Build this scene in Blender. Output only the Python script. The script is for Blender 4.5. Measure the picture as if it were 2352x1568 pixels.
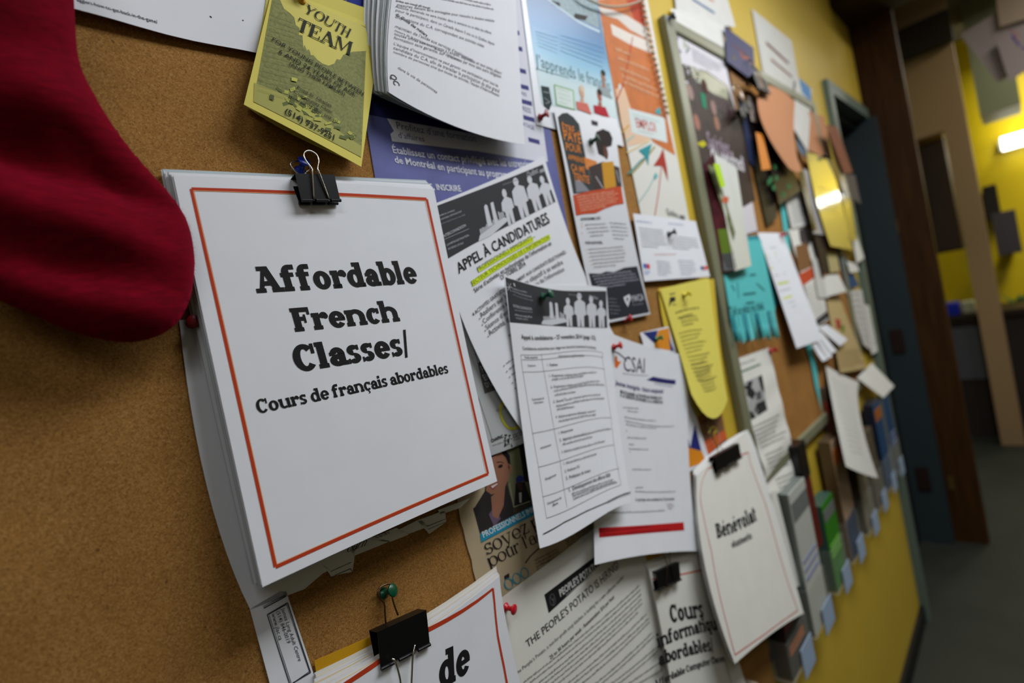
import bpy, bmesh, math, random
from mathutils import Vector, Matrix, Euler, noise
random.seed(7)
for o in list(bpy.data.objects): bpy.data.objects.remove(o)
SC = bpy.context.scene
COL = SC.collection
S = 0.8                      # metres per survey unit
# ---------------------------------------------------------------- camera
F = 1190.0
_r, _p, _y = [math.radians(a) for a in (11.52, -1.29, 45.21)]
_c, _s = math.cos(_r), math.sin(_r)
def _roll(v): return (_c*v[0]-_s*v[1], _s*v[0]+_c*v[1], v[2])
_up = _roll((0, math.cos(_p), math.sin(_p)))
_d = _roll((math.sin(_y), -math.sin(_p)*math.cos(_y), math.cos(_p)*math.cos(_y)))
UPc = Vector((_up[0], _up[1], -_up[2])); Dc = Vector((_d[0], _d[1], -_d[2])); Yc = UPc.cross(Dc)
RC = Matrix((Dc, Yc, UPc))
CP = Vector((0, -.57*S, 1.70*S))
cam_d = bpy.data.cameras.new('camera'); cam = bpy.data.objects.new('camera', cam_d); COL.objects.link(cam)
cam.matrix_world = Matrix.Translation(CP) @ RC.to_4x4()
cam_d.sensor_width = 36; cam_d.lens = F/2352*36; cam_d.clip_start = .02
cam_d.dof.use_dof = True; cam_d.dof.focus_distance = .455; cam_d.dof.aperture_fstop = 2.7; cam_d.dof.aperture_blades = 7
SC.camera = cam
SC.view_settings.view_transform = 'Standard'; SC.view_settings.look = 'None'
SC.view_settings.gamma = 1; SC.view_settings.use_curve_mapping = False
SC.view_settings.exposure = 0.02
# ---------------------------------------------------------------- light
W = bpy.data.worlds.new('world'); SC.world = W; W.use_nodes = True
W.node_tree.nodes['Background'].inputs[0].default_value = (.8, .85, 1, 1)
W.node_tree.nodes['Background'].inputs[1].default_value = .03
def area(name, loc, sx, sy, power, color, rot=(0, 0, 0)):
    l = bpy.data.lights.new(name, 'AREA'); l.shape = 'RECTANGLE'; l.size = sx; l.size_y = sy; l.energy = power; l.color = color
    o = bpy.data.objects.new(name, l); o.location = loc; o.rotation_euler = rot; COL.objects.link(o); return o
area('ceiling_or_fill_light', (1.15, -.80, 2.45), 1.3, .45, 29, (.90, .94, 1.0))
area('ceiling_or_fill_light', (2.9, -1.1, 2.6), .9, .2, 12, (1.0, .97, .9))
area('ceiling_or_fill_light', (-.8, -1.4, 2.75), 1.2, .4, 10, (.95, .97, 1.0))  # unseen fill lamp, added behind the camera to lift the dark left side
area('corridor_fill_light', (4.3, -1.1, 2.9), .8, .3, 14, (1.0, .97, .9))  # added fill lamp, brightens the far bulkhead and beige pillar
area('kitchen_light', (5.4, -.8, 2.75), .6, .4, 13, (1.0, .98, .85))

def u2(*a): return Vector(a)*S
def at(px, py, off=.0105):
    v = RC @ Vector(((px-1176)/F, (784-py)/F, -1)); return CP + v*((-off-CP.y)/v.y)
def atx(px, py, X):
    v = RC @ Vector(((px-1176)/F, (784-py)/F, -1)); return CP + v*((X*S-CP.x)/v.x)
def proj(P):
    q = RC.transposed() @ (P-CP); return (1176+F*q.x/-q.z, 784-F*q.y/-q.z)
def crop(ox, oy, k): return lambda *p: [(ox+p[i]/k, oy+p[i+1]/k) for i in range(0, len(p), 2)]
cA = crop(0, 0, 2.94); cB = crop(550, 0, 2.94); cC = crop(1150, 0, 2.94); cE = crop(0, 500, 2.94)
cF = crop(950, 380, 2.94); cG = crop(1000, 800, 2.94); cH = crop(1552, 450, 2.94); cI = crop(400, 1035, 2.94)
cJ = crop(1000, 1035, 2.94); cL = crop(1552, 1035, 2.94); cK = crop(1552, 900, 2.94); cO = crop(1640, 80, 3.135); cP = crop(1700, 500, 2.6125)
cQ = crop(1480, 0, 3.92); cT = crop(1700, 960, 2.58); cM = crop(1852, 0, 2.09); cN = crop(1852, 700, 2.09); c0 = crop(0, 0, 1)
# ---------------------------------------------------------------- materials
def lin(c): return tuple(((x/255)/12.92 if x/255 <= .04045 else ((x/255+.055)/1.055)**2.4) for x in c)
MATS = {}
def M(name, rgb=None, rough=.8, metal=0, spec=.3, noise_amt=0, noise_scale=60, bump=0, sheen=0, trans=0, emit=0, alpha=1, coat=0, stretch=None):
    if name in MATS: return MATS[name]
    m = bpy.data.materials.new(name); MATS[name] = m; m.use_nodes = True
    nt = m.node_tree; b = nt.nodes['Principled BSDF']; col = (*lin(rgb), 1)
    b.inputs['Base Color'].default_value = col; b.inputs['Roughness'].default_value = rough
    b.inputs['Metallic'].default_value = metal; b.inputs['Specular IOR Level'].default_value = spec
    if sheen: b.inputs['Sheen Weight'].default_value = sheen; b.inputs['Sheen Roughness'].default_value = .45; b.inputs['Sheen Tint'].default_value = (1, .25, .35, 1)
    if trans: b.inputs['Transmission Weight'].default_value = trans
    if coat: b.inputs['Coat Weight'].default_value = coat; b.inputs['Coat Roughness'].default_value = .08
    if alpha < 1: b.inputs['Alpha'].default_value = alpha
    if emit: b.inputs['Emission Color'].default_value = col; b.inputs['Emission Strength'].default_value = emit
    if noise_amt or bump:
        tc = nt.nodes.new('ShaderNodeTexCoord'); n = nt.nodes.new('ShaderNodeTexNoise'); n.inputs['Scale'].default_value = noise_scale; n.inputs['Detail'].default_value = 4
        src = tc.outputs['Object']
        if stretch:
            mp = nt.nodes.new('ShaderNodeMapping'); mp.inputs['Scale'].default_value = stretch; nt.links.new(src, mp.inputs[0]); src = mp.outputs[0]
        nt.links.new(src, n.inputs['Vector'])
        if noise_amt:
            r = nt.nodes.new('ShaderNodeMapRange'); r.inputs[3].default_value = 1-noise_amt; r.inputs[4].default_value = 1+noise_amt
            r.inputs[1].default_value = .3; r.inputs[2].default_value = .7
            mx = nt.nodes.new('ShaderNodeVectorMath'); mx.operation = 'SCALE'; mx.inputs[0].default_value = col[:3]
            nt.links.new(n.outputs[0], r.inputs[0]); nt.links.new(r.outputs[0], mx.inputs['Scale']); nt.links.new(mx.outputs[0], b.inputs['Base Color'])
        if bump:
            bp = nt.nodes.new('ShaderNodeBump'); bp.inputs['Strength'].default_value = bump; bp.inputs['Distance'].default_value = .002
            nt.links.new(n.outputs[0], bp.inputs['Height']); nt.links.new(bp.outputs[0], b.inputs['Normal'])
    return m
def cork(name, rgb, dark, light):
    m = bpy.data.materials.new(name); MATS[name] = m; m.use_nodes = True; nt = m.node_tree; b = nt.nodes['Principled BSDF']
    b.inputs['Roughness'].default_value = .9; b.inputs['Specular IOR Level'].default_value = .15
    tc = nt.nodes.new('ShaderNodeTexCoord')
    n = nt.nodes.new('ShaderNodeTexNoise'); n.inputs['Scale'].default_value = 1250; n.inputs['Detail'].default_value = 3; n.inputs['Roughness'].default_value = .7
    v = nt.nodes.new('ShaderNodeTexVoronoi'); v.inputs['Scale'].default_value = 950
    big = nt.nodes.new('ShaderNodeTexNoise'); big.inputs['Scale'].default_value = 14; big.inputs['Detail'].default_value = 2
    spk = nt.nodes.new('ShaderNodeTexVoronoi'); spk.inputs['Scale'].default_value = 48
    for x in (n, v, big, spk): nt.links.new(tc.outputs['Object'], x.inputs['Vector'])
    sep = nt.nodes.new('ShaderNodeSeparateColor'); nt.links.new(v.outputs['Color'], sep.inputs[0])
    ad = nt.nodes.new('ShaderNodeMath'); ad.operation = 'MULTIPLY_ADD'; ad.inputs[1].default_value = .38
    nt.links.new(sep.outputs[0], ad.inputs[0]); nt.links.new(n.outputs[0], ad.inputs[2])
    cr = nt.nodes.new('ShaderNodeValToRGB'); e = cr.color_ramp.elements
    e[0].position = .34; e[0].color = (*lin(dark), 1); e[1].position = .98; e[1].color = (*lin(light), 1)
    k = e.new(.56); k.color = (*lin(rgb), 1); k = e.new(.76); k.color = (*lin(tuple(min(255, c*1.08) for c in rgb)), 1)
    nt.links.new(ad.outputs[0], cr.inputs[0])
    lt = nt.nodes.new('ShaderNodeMath'); lt.operation = 'GREATER_THAN'; lt.inputs[1].default_value = .055
    nt.links.new(spk.outputs['Distance'], lt.inputs[0])
    mr = nt.nodes.new('ShaderNodeMapRange'); mr.inputs[3].default_value = .55; mr.inputs[4].default_value = 1; nt.links.new(lt.outputs[0], mr.inputs[0])
    mb = nt.nodes.new('ShaderNodeMapRange'); mb.inputs[1].default_value = .3; mb.inputs[2].default_value = .7; mb.inputs[3].default_value = .9; mb.inputs[4].default_value = 1.08; nt.links.new(big.outputs[0], mb.inputs[0])
    mm = nt.nodes.new('ShaderNodeMath'); mm.operation = 'MULTIPLY'; nt.links.new(mr.outputs[0], mm.inputs[0]); nt.links.new(mb.outputs[0], mm.inputs[1])
    sc = nt.nodes.new('ShaderNodeVectorMath'); sc.operation = 'SCALE'; nt.links.new(cr.outputs[0], sc.inputs[0]); nt.links.new(mm.outputs[0], sc.inputs['Scale'])
    nt.links.new(sc.outputs[0], b.inputs['Base Color'])
    bp = nt.nodes.new('ShaderNodeBump'); bp.inputs['Strength'].default_value = .5; bp.inputs['Distance'].default_value = .0005
    nt.links.new(ad.outputs[0], bp.inputs['Height']); nt.links.new(bp.outputs[0], b.inputs['Normal'])
    return m
# ---------------------------------------------------------------- object helpers
def link(name, me, mats, parent=None, loc=None):
    for m in (mats if isinstance(mats, (list, tuple)) else [mats]): me.materials.append(m)
    o = bpy.data.objects.new(name, me); COL.objects.link(o)
    if parent is not None: o.parent = parent
    if loc is not None: o.location = loc
    return o
def tag(o, label=None, cat=None, group=None, kind=None):
    if label: o['label'] = label
    if cat: o['category'] = cat
    if group: o['group'] = group
    if kind: o['kind'] = kind
    return o
def empty(name, loc, label=None, cat=None, group=None):
    o = bpy.data.objects.new(name, None); COL.objects.link(o); o.location = loc; o.empty_display_size = .02
    return tag(o, label, cat, group)
def meshobj(name, vs, fs, mats, parent=None, origin=None, smooth=False, mi=None):
    """vs in world; origin = object origin in world (parent's location for a child)"""
    og = origin if origin is not None else (parent_world(parent) if parent is not None else sum(vs, Vector())/len(vs))
    me = bpy.data.meshes.new(name); me.from_pydata([tuple(v-og) for v in vs], [], fs)
    if smooth: me.polygons.foreach_set('use_smooth', [True]*len(me.polygons))
    if mi: me.polygons.foreach_set('material_index', mi)
    me.update()
    return link(name, me, mats, parent, None if parent is not None else og)
def parent_world(p):
    v = Vector(p.location)
    while p.parent is not None: p = p.parent; v += Vector(p.location)
    return v
def box_bm(bm, lo, hi, bevel=0):
    lo, hi = Vector(lo), Vector(hi)
    r = bmesh.ops.create_cube(bm, size=1, matrix=Matrix.Translation((lo+hi)/2) @ Matrix.Diagonal((*(hi-lo), 1)))
    if bevel: bmesh.ops.bevel(bm, geom=list({e for v in r['verts'] for e in v.link_edges}), offset=bevel, segments=2, affect='EDGES', profile=.5)
def bmobj(name, bm, mats, parent=None, origin=None, smooth=False):
    bmesh.ops.remove_doubles(bm, verts=bm.verts, dist=1e-7)
    bmesh.ops.recalc_face_normals(bm, faces=bm.faces)
    bm.verts.ensure_lookup_table()
    vs = [v.co.copy() for v in bm.verts]
    og = origin if origin is not None else (parent_world(parent) if parent is not None else Vector([(min(v[i] for v in vs)+max(v[i] for v in vs))/2 for i in range(3)]))
    for v in bm.verts: v.co -= og
    me = bpy.data.meshes.new(name); bm.to_mesh(me); bm.free()
    if smooth: me.polygons.foreach_set('use_smooth', [True]*len(me.polygons))
    return link(name, me, mats, parent, None if parent is not None else og)
def boxes(name, L, mat, parent=None, bevel=0, unit=S):
    bm = bmesh.new()
    for a in L: box_bm(bm, Vector(a[0::2])*unit, Vector(a[1::2])*unit, bevel)
    return bmobj(name, bm, mat, parent)
def tube_pts(bm, pts, r, seg=8, closed=False):
    pts = [Vector(p) for p in pts]; n = len(pts); rings = []
    up = Vector((.13, .37, .92)); prev = None
    for i, p in enumerate(pts):
        a = pts[i-1] if (i > 0 or closed) else p; b = pts[(i+1) % n] if (i < n-1 or closed) else p
        t = (b-a).normalized()
        if prev is None: nrm = t.cross(up).normalized()
        else: nrm = (prev-t*prev.dot(t)).normalized()
        prev = nrm; bn = t.cross(nrm)
        rings.append([bm.verts.new(p+(nrm*math.cos(k*2*math.pi/seg)+bn*math.sin(k*2*math.pi/seg))*r) for k in range(seg)])
    m = n if closed else n-1
    for i in range(m):
        A, B = rings[i], rings[(i+1) % n]
        for k in range(seg): bm.faces.new((A[k], A[(k+1) % seg], B[(k+1) % seg], B[k]))
    if not closed: bm.faces.new(rings[0][::-1]); bm.faces.new(rings[-1])
def smooth_path(pts, n=8):
    pts = [Vector(p) for p in pts]; out = []
    P = [pts[0]*2-pts[1]]+pts+[pts[-1]*2-pts[-2]]
    for i in range(1, len(P)-2):
        for k in range(n):
            t = k/n; a, b, c, d = P[i-1], P[i], P[i+1], P[i+2]
            out.append(.5*((2*b)+(c-a)*t+(2*a-5*b+4*c-d)*t*t+(3*b-a-3*c+d)*t**3))
    out.append(pts[-1]); return out
# ---------------------------------------------------------------- paper patches
def lag(nodes, t):
    w = []
    for i, a in enumerate(nodes):
        p = 1.
        for j, b in enumerate(nodes):
            if i != j: p *= (t-b)/(a-b)
        w.append(p)
    return w
class Patch:
    """grid of image-read corner points, each carried back onto its own real distance from the wall"""
    def __init__(s, grid, off=None, disp=None, pts=None):
        if pts is None: s.g = [[at(p[0], p[1], (p[2] if len(p) > 2 else off)) for p in row] for row in grid]
        else: s.g = pts
        g = s.g; R, Cn = len(g), len(g[0])
        def nodes(lines):
            acc = [0.]*len(lines[0])
            for L in lines:
                d = [0.]
                for a, b in zip(L, L[1:]): d.append(d[-1]+(b-a).length)
                acc = [x+y/d[-1] for x, y in zip(acc, d)]
            return [x/len(lines) for x in acc]
        s.un = nodes(g); s.vn = nodes([[g[r][c] for r in range(R)] for c in range(Cn)]); s.disp = disp
        s.flat = (R == 2 and Cn == 2 and disp is None)
        s.w = sum((g[r][-1]-g[r][0]).length for r in (0, -1))/2; s.h = sum((g[-1][c]-g[0][c]).length for c in (0, -1))/2
        s.cache = {}
    def raw(s, u, v):
        k = ('u', round(u, 5)); k2 = ('v', round(v, 5))
        if k not in s.cache: s.cache[k] = lag(s.un, u)
        if k2 not in s.cache: s.cache[k2] = lag(s.vn, v)
        a, b = s.cache[k], s.cache[k2]; P = Vector()
        for r, wv in enumerate(b):
            for c, wu in enumerate(a): P += s.g[r][c]*(wu*wv)
        if s.disp: dx, dz, do = s.disp(u, v); P += Vector((dx, -do, dz))
        return P
    def nrm(s, u, v):
        e = .01; du = s.raw(u+e, v)-s.raw(u-e, v); dv = s.raw(u, v+e)-s.raw(u, v-e)
        n = du.cross(dv).normalized(); return n if n.y < 0 else -n
    def P(s, u, v, lift=0):
        p = s.raw(u, v); return p+s.nrm(u, v)*lift if lift else p
    def inv(s, px, py):
        if not hasattr(s, 'smp'): s.smp = [(i/6, j/6, proj(s.raw(i/6, j/6))) for i in range(7) for j in range(7)]
        u, v, _ = min(s.smp, key=lambda q: (q[2][0]-px)**2+(q[2][1]-py)**2)
        for _ in range(10):
            a = proj(s.raw(u, v)); e = 1e-3; b = proj(s.raw(u+e, v)); c = proj(s.raw(u, v+e))
            j = ((b[0]-a[0])/e, (c[0]-a[0])/e, (b[1]-a[1])/e, (c[1]-a[1])/e); D = j[0]*j[3]-j[1]*j[2]
            rx, ry = px-a[0], py-a[1]
            if abs(D) < 1e-6: break
            u += max(-.25, min(.25, (rx*j[3]-ry*j[1])/D)); v += max(-.25, min(.25, (j[0]*ry-j[2]*rx)/D))
            u = max(-.6, min(1.6, u)); v = max(-.6, min(1.6, v))
        return u, v
def sheet_mesh(name, pt, mat, parent=None, nu=10, nv=14, th=.0003, outline=None, tear=0, mats=None):
    if pt.flat and not tear: nu = nv = 2
    vs = []; fs = []
    for side in (0, 1):
        for j in range(nv+1):
            for i in range(nu+1):
                u, v = i/nu, j/nv
                uu, vv = u, v
                if tear:
                    rng = noise.noise(Vector((u*9, v*9, tear)))*.018
                    if i == 0: uu += rng
                    if i == nu: uu -= rng
                    if j == 0: vv += rng
                    if j == nv: vv -= rng
                vs.append(pt.P(uu, vv, -th*side))
    n = (nu+1)*(nv+1)
    for j in range(nv):
        for i in range(nu):
            a = j*(nu+1)+i; fs.append((a, a+nu+1, a+nu+2, a+1)); fs.append((n+a, n+a+1, n+a+nu+2, n+a+nu+1))
    rim = [i for i in range(nu+1)]+[j*(nu+1)+nu for j in range(1, nv+1)]+[nv*(nu+1)+i for i in range(nu-1, -1, -1)]+[j*(nu+1) for j in range(nv-1, 0, -1)]
    for a, b in zip(rim, rim[1:]+rim[:1]): fs.append((a, b, n+b, n+a))
    o = meshobj(name, vs, fs, mat, parent, smooth=not pt.flat)
    me = o.data; rs = set(rim); at_ = me.attributes.new('sharp_edge', 'BOOLEAN', 'EDGE')
    rimset = {i for i in rim} | {n+i for i in rim}; fl = [False]*len(me.edges)
    pairs = {frozenset(q) for a, b in zip(rim, rim[1:]+rim[:1]) for q in ((a, b), (n+a, n+b))}
    for e in me.edges:
        if frozenset(e.vertices) in pairs: fl[e.index] = True
    at_.data.foreach_set('value', fl)
    return o
INK = {}
def ink(rgb, rough=.75):
    k = tuple(rgb)
    if k not in INK: INK[k] = M('ink_%d_%d_%d' % k, rgb, rough, spec=.25)
    return INK[k]
BLK = (22, 21, 24); GRY = (95, 95, 98); LGR = (150, 150, 152)
# ---- lettering: the built-in face
TXT = {}
def glyphs(s, bold=0, res=2):
    k = (s, bold)
    if k in TXT: return TXT[k]
    c = bpy.data.curves.new('t', 'FONT'); c.body = s; c.size = 1; c.resolution_u = res; c.offset = bold
    o = bpy.data.objects.new('t', c); COL.objects.link(o)
    dg = bpy.context.evaluated_depsgraph_get(); dg.update()
    me = bpy.data.meshes.new_from_object(o.evaluated_get(dg), depsgraph=dg)
    vs = [(v.co.x, v.co.y) for v in me.vertices]; fs = [tuple(p.vertices) for p in me.polygons]
    bpy.data.objects.remove(o); bpy.data.curves.remove(c); bpy.data.meshes.remove(me)
    w = max([v[0] for v in vs], default=1); TXT[k] = (vs, fs, w); return TXT[k]
# ---- lettering: slab / roman face drawn from strokes
def slab(s, st=.29, th=.19, sf=.165, se=.055):
    V = []; Fc = []; x = 0.
    def poly(p): n = len(V); V.extend([(x+a, b) for a, b in p]); Fc.append(tuple(range(n, n+len(p))))
    def R(a, b, c, d): poly([(a, b), (c, b), (c, d), (a, d)])
    def ring(cx, cy, rx, ry, a0=0, a1=360, tx=None, ty=None):
        tx = st if tx is None else tx; ty = th if ty is None else ty; n = max(6, int(abs(a1-a0)/14)); prev = None
        for i in range(n+1):
            a = math.radians(a0+(a1-a0)*i/n); o = (cx+rx*math.cos(a), cy+ry*math.sin(a)); q = (cx+(rx-tx)*math.cos(a), cy+(ry-ty)*math.sin(a))
            if prev: poly([prev[0], o, q, prev[1]])
            prev = (o, q)
    def stem(a, y0, y1, foot=1, head=1, w=None):
        w = w or st; R(a, y0, a+w, y1)
        if foot: R(a-se, y0, a+w+se, y0+sf)
        if head == 1: R(a-se, y1-sf, a+w, y1)
        if head == 2: R(a-se, y1-sf, a+w+se, y1)
    X = .72; L = se+.02
    for ch in s:
        w = .5
        if ch == ' ': w = .34
        elif ch == 'A':
            poly([(.10, 0), (.10+th, 0), (.52, 1), (.40, 1)]); poly([(.40-st*.3, 1), (.40+st*.75, 1), (.98, 0), (.98-st, 0)])
            R(.24, .26, .78, .26+th*.9); R(0, 0, .38, sf); R(.98-st-se*1.6, 0, 1.06, sf); R(.2+.0*st, 1-sf, .40+st*.6, 1) if sf > .1 else None; w = 1.1
        elif ch in 'aà':
            ring(.36, .22, .33, .235); R(.69-st, 0, .69, .5); ring(.375, .43, .315, .30, 0, 160, st, th); R(.05, .42, .05+st*.8, .55); R(.69-st*.5, 0, .69+se+.04, sf); w = .8
        elif ch == 'b': stem(L, 0, 1.02, 0); ring(L+.40, .36, .38, .375, 0, 360); w = .88
        elif ch in 'cç':
            ring(.38, .36, .36, .375, 40, 320); R(.66-st*.35, .46, .70, .70); w = .76
            if ch == 'ç': R(.36, -.12, .44, .02); ring(.40, -.16, .13, .1, -120, 100, .09, .07)
        elif ch == 'd': ring(.40, .36, .38, .375); R(.78-st, 0, .78, 1.02); R(.78-st-se-.05, 1.02-sf, .78, 1.02); R(.78-st*.5, 0, .78+se, sf); w = .9
        elif ch in 'eéè':
            ring(.40, .36, .38, .375, 0, 325); R(.08, .30, .77, .30+th*.75); w = .82
            if ch == 'é': poly([(.36, .82), (.46, .82), (.64, 1.04), (.44, 1.04)])
            if ch == 'è': poly([(.36, .82), (.46, .82), (.40, 1.04), (.2, 1.04)])
        elif ch == 'f': stem(L, 0, .8, 1, 0); ring(L+.29, .74, .29, .29, 60, 180, st, th); R(L+.30, .84, L+.52, 1.03) if sf > .1 else ring(L+.40, .90, .07, .07, 0, 360, .07, .07); R(0, X-sf, L+st+.16, X); w = .66
        elif ch in 'hn': stem(L, 0, 1.02 if ch == 'h' else X); ring(L+st+.16, .40, .16+st, .34, 0, 150, st, th); R(L+st+.32-st*.0, 0, L+2*st+.32-st*.0, .42) if False else R(L+.32+st, 0, L+.32+2*st, .42); R(L+.32+st-se, 0, L+.32+2*st+se, sf); w = L+.32+2*st+se+.06
        elif ch == 'm':
            stem(L, 0, X)
            for k in (0, 1):
                q = L+k*(.24+st); ring(q+st+.12, .40, .12+st, .34, 0, 150, st, th); R(q+.24+st, 0, q+.24+2*st, .42); R(q+.24+st-se*.8, 0, q+.24+2*st+se*.8, sf)
            w = L+.48+3*st+se+.06
        elif ch == 'i': stem(L, 0, X); R(L, .82, L+st, 1.04); w = st+2*se+.08
        elif ch == 'l': stem(L, 0, 1.02); w = st+2*se+.08
        elif ch == 'o': ring(.40, .36, .38, .375); w = .84
        elif ch == 'p': stem(L, -.28, X); ring(L+.40, .36, .38, .375); w = .88
        elif ch == 'q': ring(.40, .36, .38, .375); R(.78-st, -.28, .78, X); R(.78-st-se, -.28, .78+se, -.28+sf); w = .9
        elif ch == 'r': stem(L, 0, X); ring(L+st+.19, .44, .25, .30, 50, 165, st*.8, th); ring(L+st+.27, .56, .12, .12, 0, 360, .12, .12) if sf > .1 else ring(L+st+.28, .64, .07, .07, 0, 360, .07, .07); w = .74*(.75+st)
        elif ch == 's':
            ring(.31, .53, .27, .21, 20, 270, st*.85, th); ring(.31, .20, .28, .21, -160, 90, st*.85, th); R(.31, .32, .33, .41); R(.52-st*.2, .52, .57, .72); R(.03, 0, .03+st*.3, .2); w = .65
        elif ch == 't': R(L, .1, L+st, .92); R(0, X-sf*.9, L+st+.2, X); ring(L+.26, .22, .26, .235, 180, 300, st, th); w = .56
        elif ch == 'u': R(L, .25, L+st, X); R(L-se, X-sf, L+st, X); ring(L+st+.1, .3, .1+st, .315, 180, 320, st, th); R(L+.32+st, 0, L+.32+2*st, X); R(L+.32+st-se, X-sf, L+.32+st, X); R(L+.32+st, 0, L+.32+2*st+se, sf); w = L+.32+2*st+se+.06
        elif ch in 'vy':
            poly([(.06, X), (.06+st, X), (.42+th*.4, 0), (.42-st*.35, 0)]); poly([(.78-th, X), (.78, X), (.46+th*.2, 0), (.40, 0)])
            R(0, X-sf, .16+st, X); R(.84-.26-th, X-sf, .86, X); w = .9
            if ch == 'y': poly([(.40, 0), (.46+th*.3, 0), (.30, -.28), (.20, -.24)]); ring(.2, -.2, .08, .08, 0, 360, .08, .08)
        elif ch == 'z': R(.04, X-th*1.2, .64, X); R(.04, 0, .66, th*1.2); poly([(.62-st, X), (.64, X), (.06+st, 0), (.04, 0)]); R(.04, X-.22, .04+th, X); R(.66-th, 0, .66, .24); w = .72
        elif ch == '/': poly([(0, -.12), (.14, -.12), (.42, 1.08), (.28, 1.08)]); w = .48
        elif ch in "'’": poly([(.04, .72), (.12, .72), (.2, 1.02), (.06, 1.02)]); w = .26
        elif ch == 'F': stem(L, 0, 1, 1, 1); R(L, 1-th, .78, 1); R(.78-.1, .68, .80, 1); R(L, .44, .56, .44+th*.9); R(.5, .34, .5+.1, .70); w = .86
        elif ch == 'B': stem(L, 0, 1, 1, 1); ring(L+.36, .755, .36, .245, -90, 90); ring(L+.38, .27, .40, .27, -90, 90); R(L, .83 if th > .1 else .95, L+.37, 1); R(L, .49, L+.37, .49+th*.6); R(L, 0, L+.39, th); w = .92
        elif ch == 'C': ring(.46, .5, .44, .52, 42, 320); R(.82-st*.3, .62, .87, 1.0); w = .94
        elif ch == 'Y': stem(.42-st/2, 0, .5, 1, 0); poly([(.02, 1), (.02+st, 1), (.42+st/2, .46), (.42-st/2, .46)]); poly([(.86-th, 1), (.86, 1), (.42+st/2, .46), (.42, .46)]); R(-.06, 1-sf, .12+st, 1); R(.68-th, 1-sf, .94, 1); w = .92
        elif ch in 'OÔ0': ring(.48, .5, .46, .52); w = 1.0
        elif ch == 'U': R(L, .35, L+st, 1); R(0, 1-sf, L+st+se, 1); ring(.44, .36, .44-L, .37, 180, 360, st*.7, th*1.4); R(.88-L-th, .35, .88-L, 1); R(.80-L-th, 1-sf, .9, 1); w = .95
        elif ch == 'T': stem(.42-st/2, 0, 1, 1, 0); R(.04, 1-max(th, sf), .80, 1); R(.02, .72, .02+.06, 1); R(.76, .72, .82, 1); w = .86
        elif ch == 'H': stem(L, 0, 1, 1, 2); stem(L+.42+st*.6, 0, 1, 1, 2); R(L, .47, L+.5+st, .47+th); w = L+.5+st*1.7+se+.02
        elif ch == 'E': stem(L, 0, 1, 1, 1); R(L, 1-th, .72, 1); R(.68, .72, .74, 1); R(L, .46, .52, .46+th); R(.48, .36, .54, .64); R(L, 0, .74, th); R(.70, 0, .77, .3); w = .84
        elif ch == 'M': R(L, 0, L+th, 1); R(0, 0, L+th+se*1.4, sf); R(0, 1-sf, L+th, 1); poly([(L, 1), (L+st, 1), (.60, .1), (.50, .1)]); poly([(.94, 1), (1.02, 1), (.56, .1), (.50, .1)]); R(.94, 0, .94+st, 1); R(.94-se, 0, .94+st+se, sf); R(.94, 1-sf, .94+st+se, 1); w = 1.06+st
        x += w*.955
    return V, Fc, x
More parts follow.
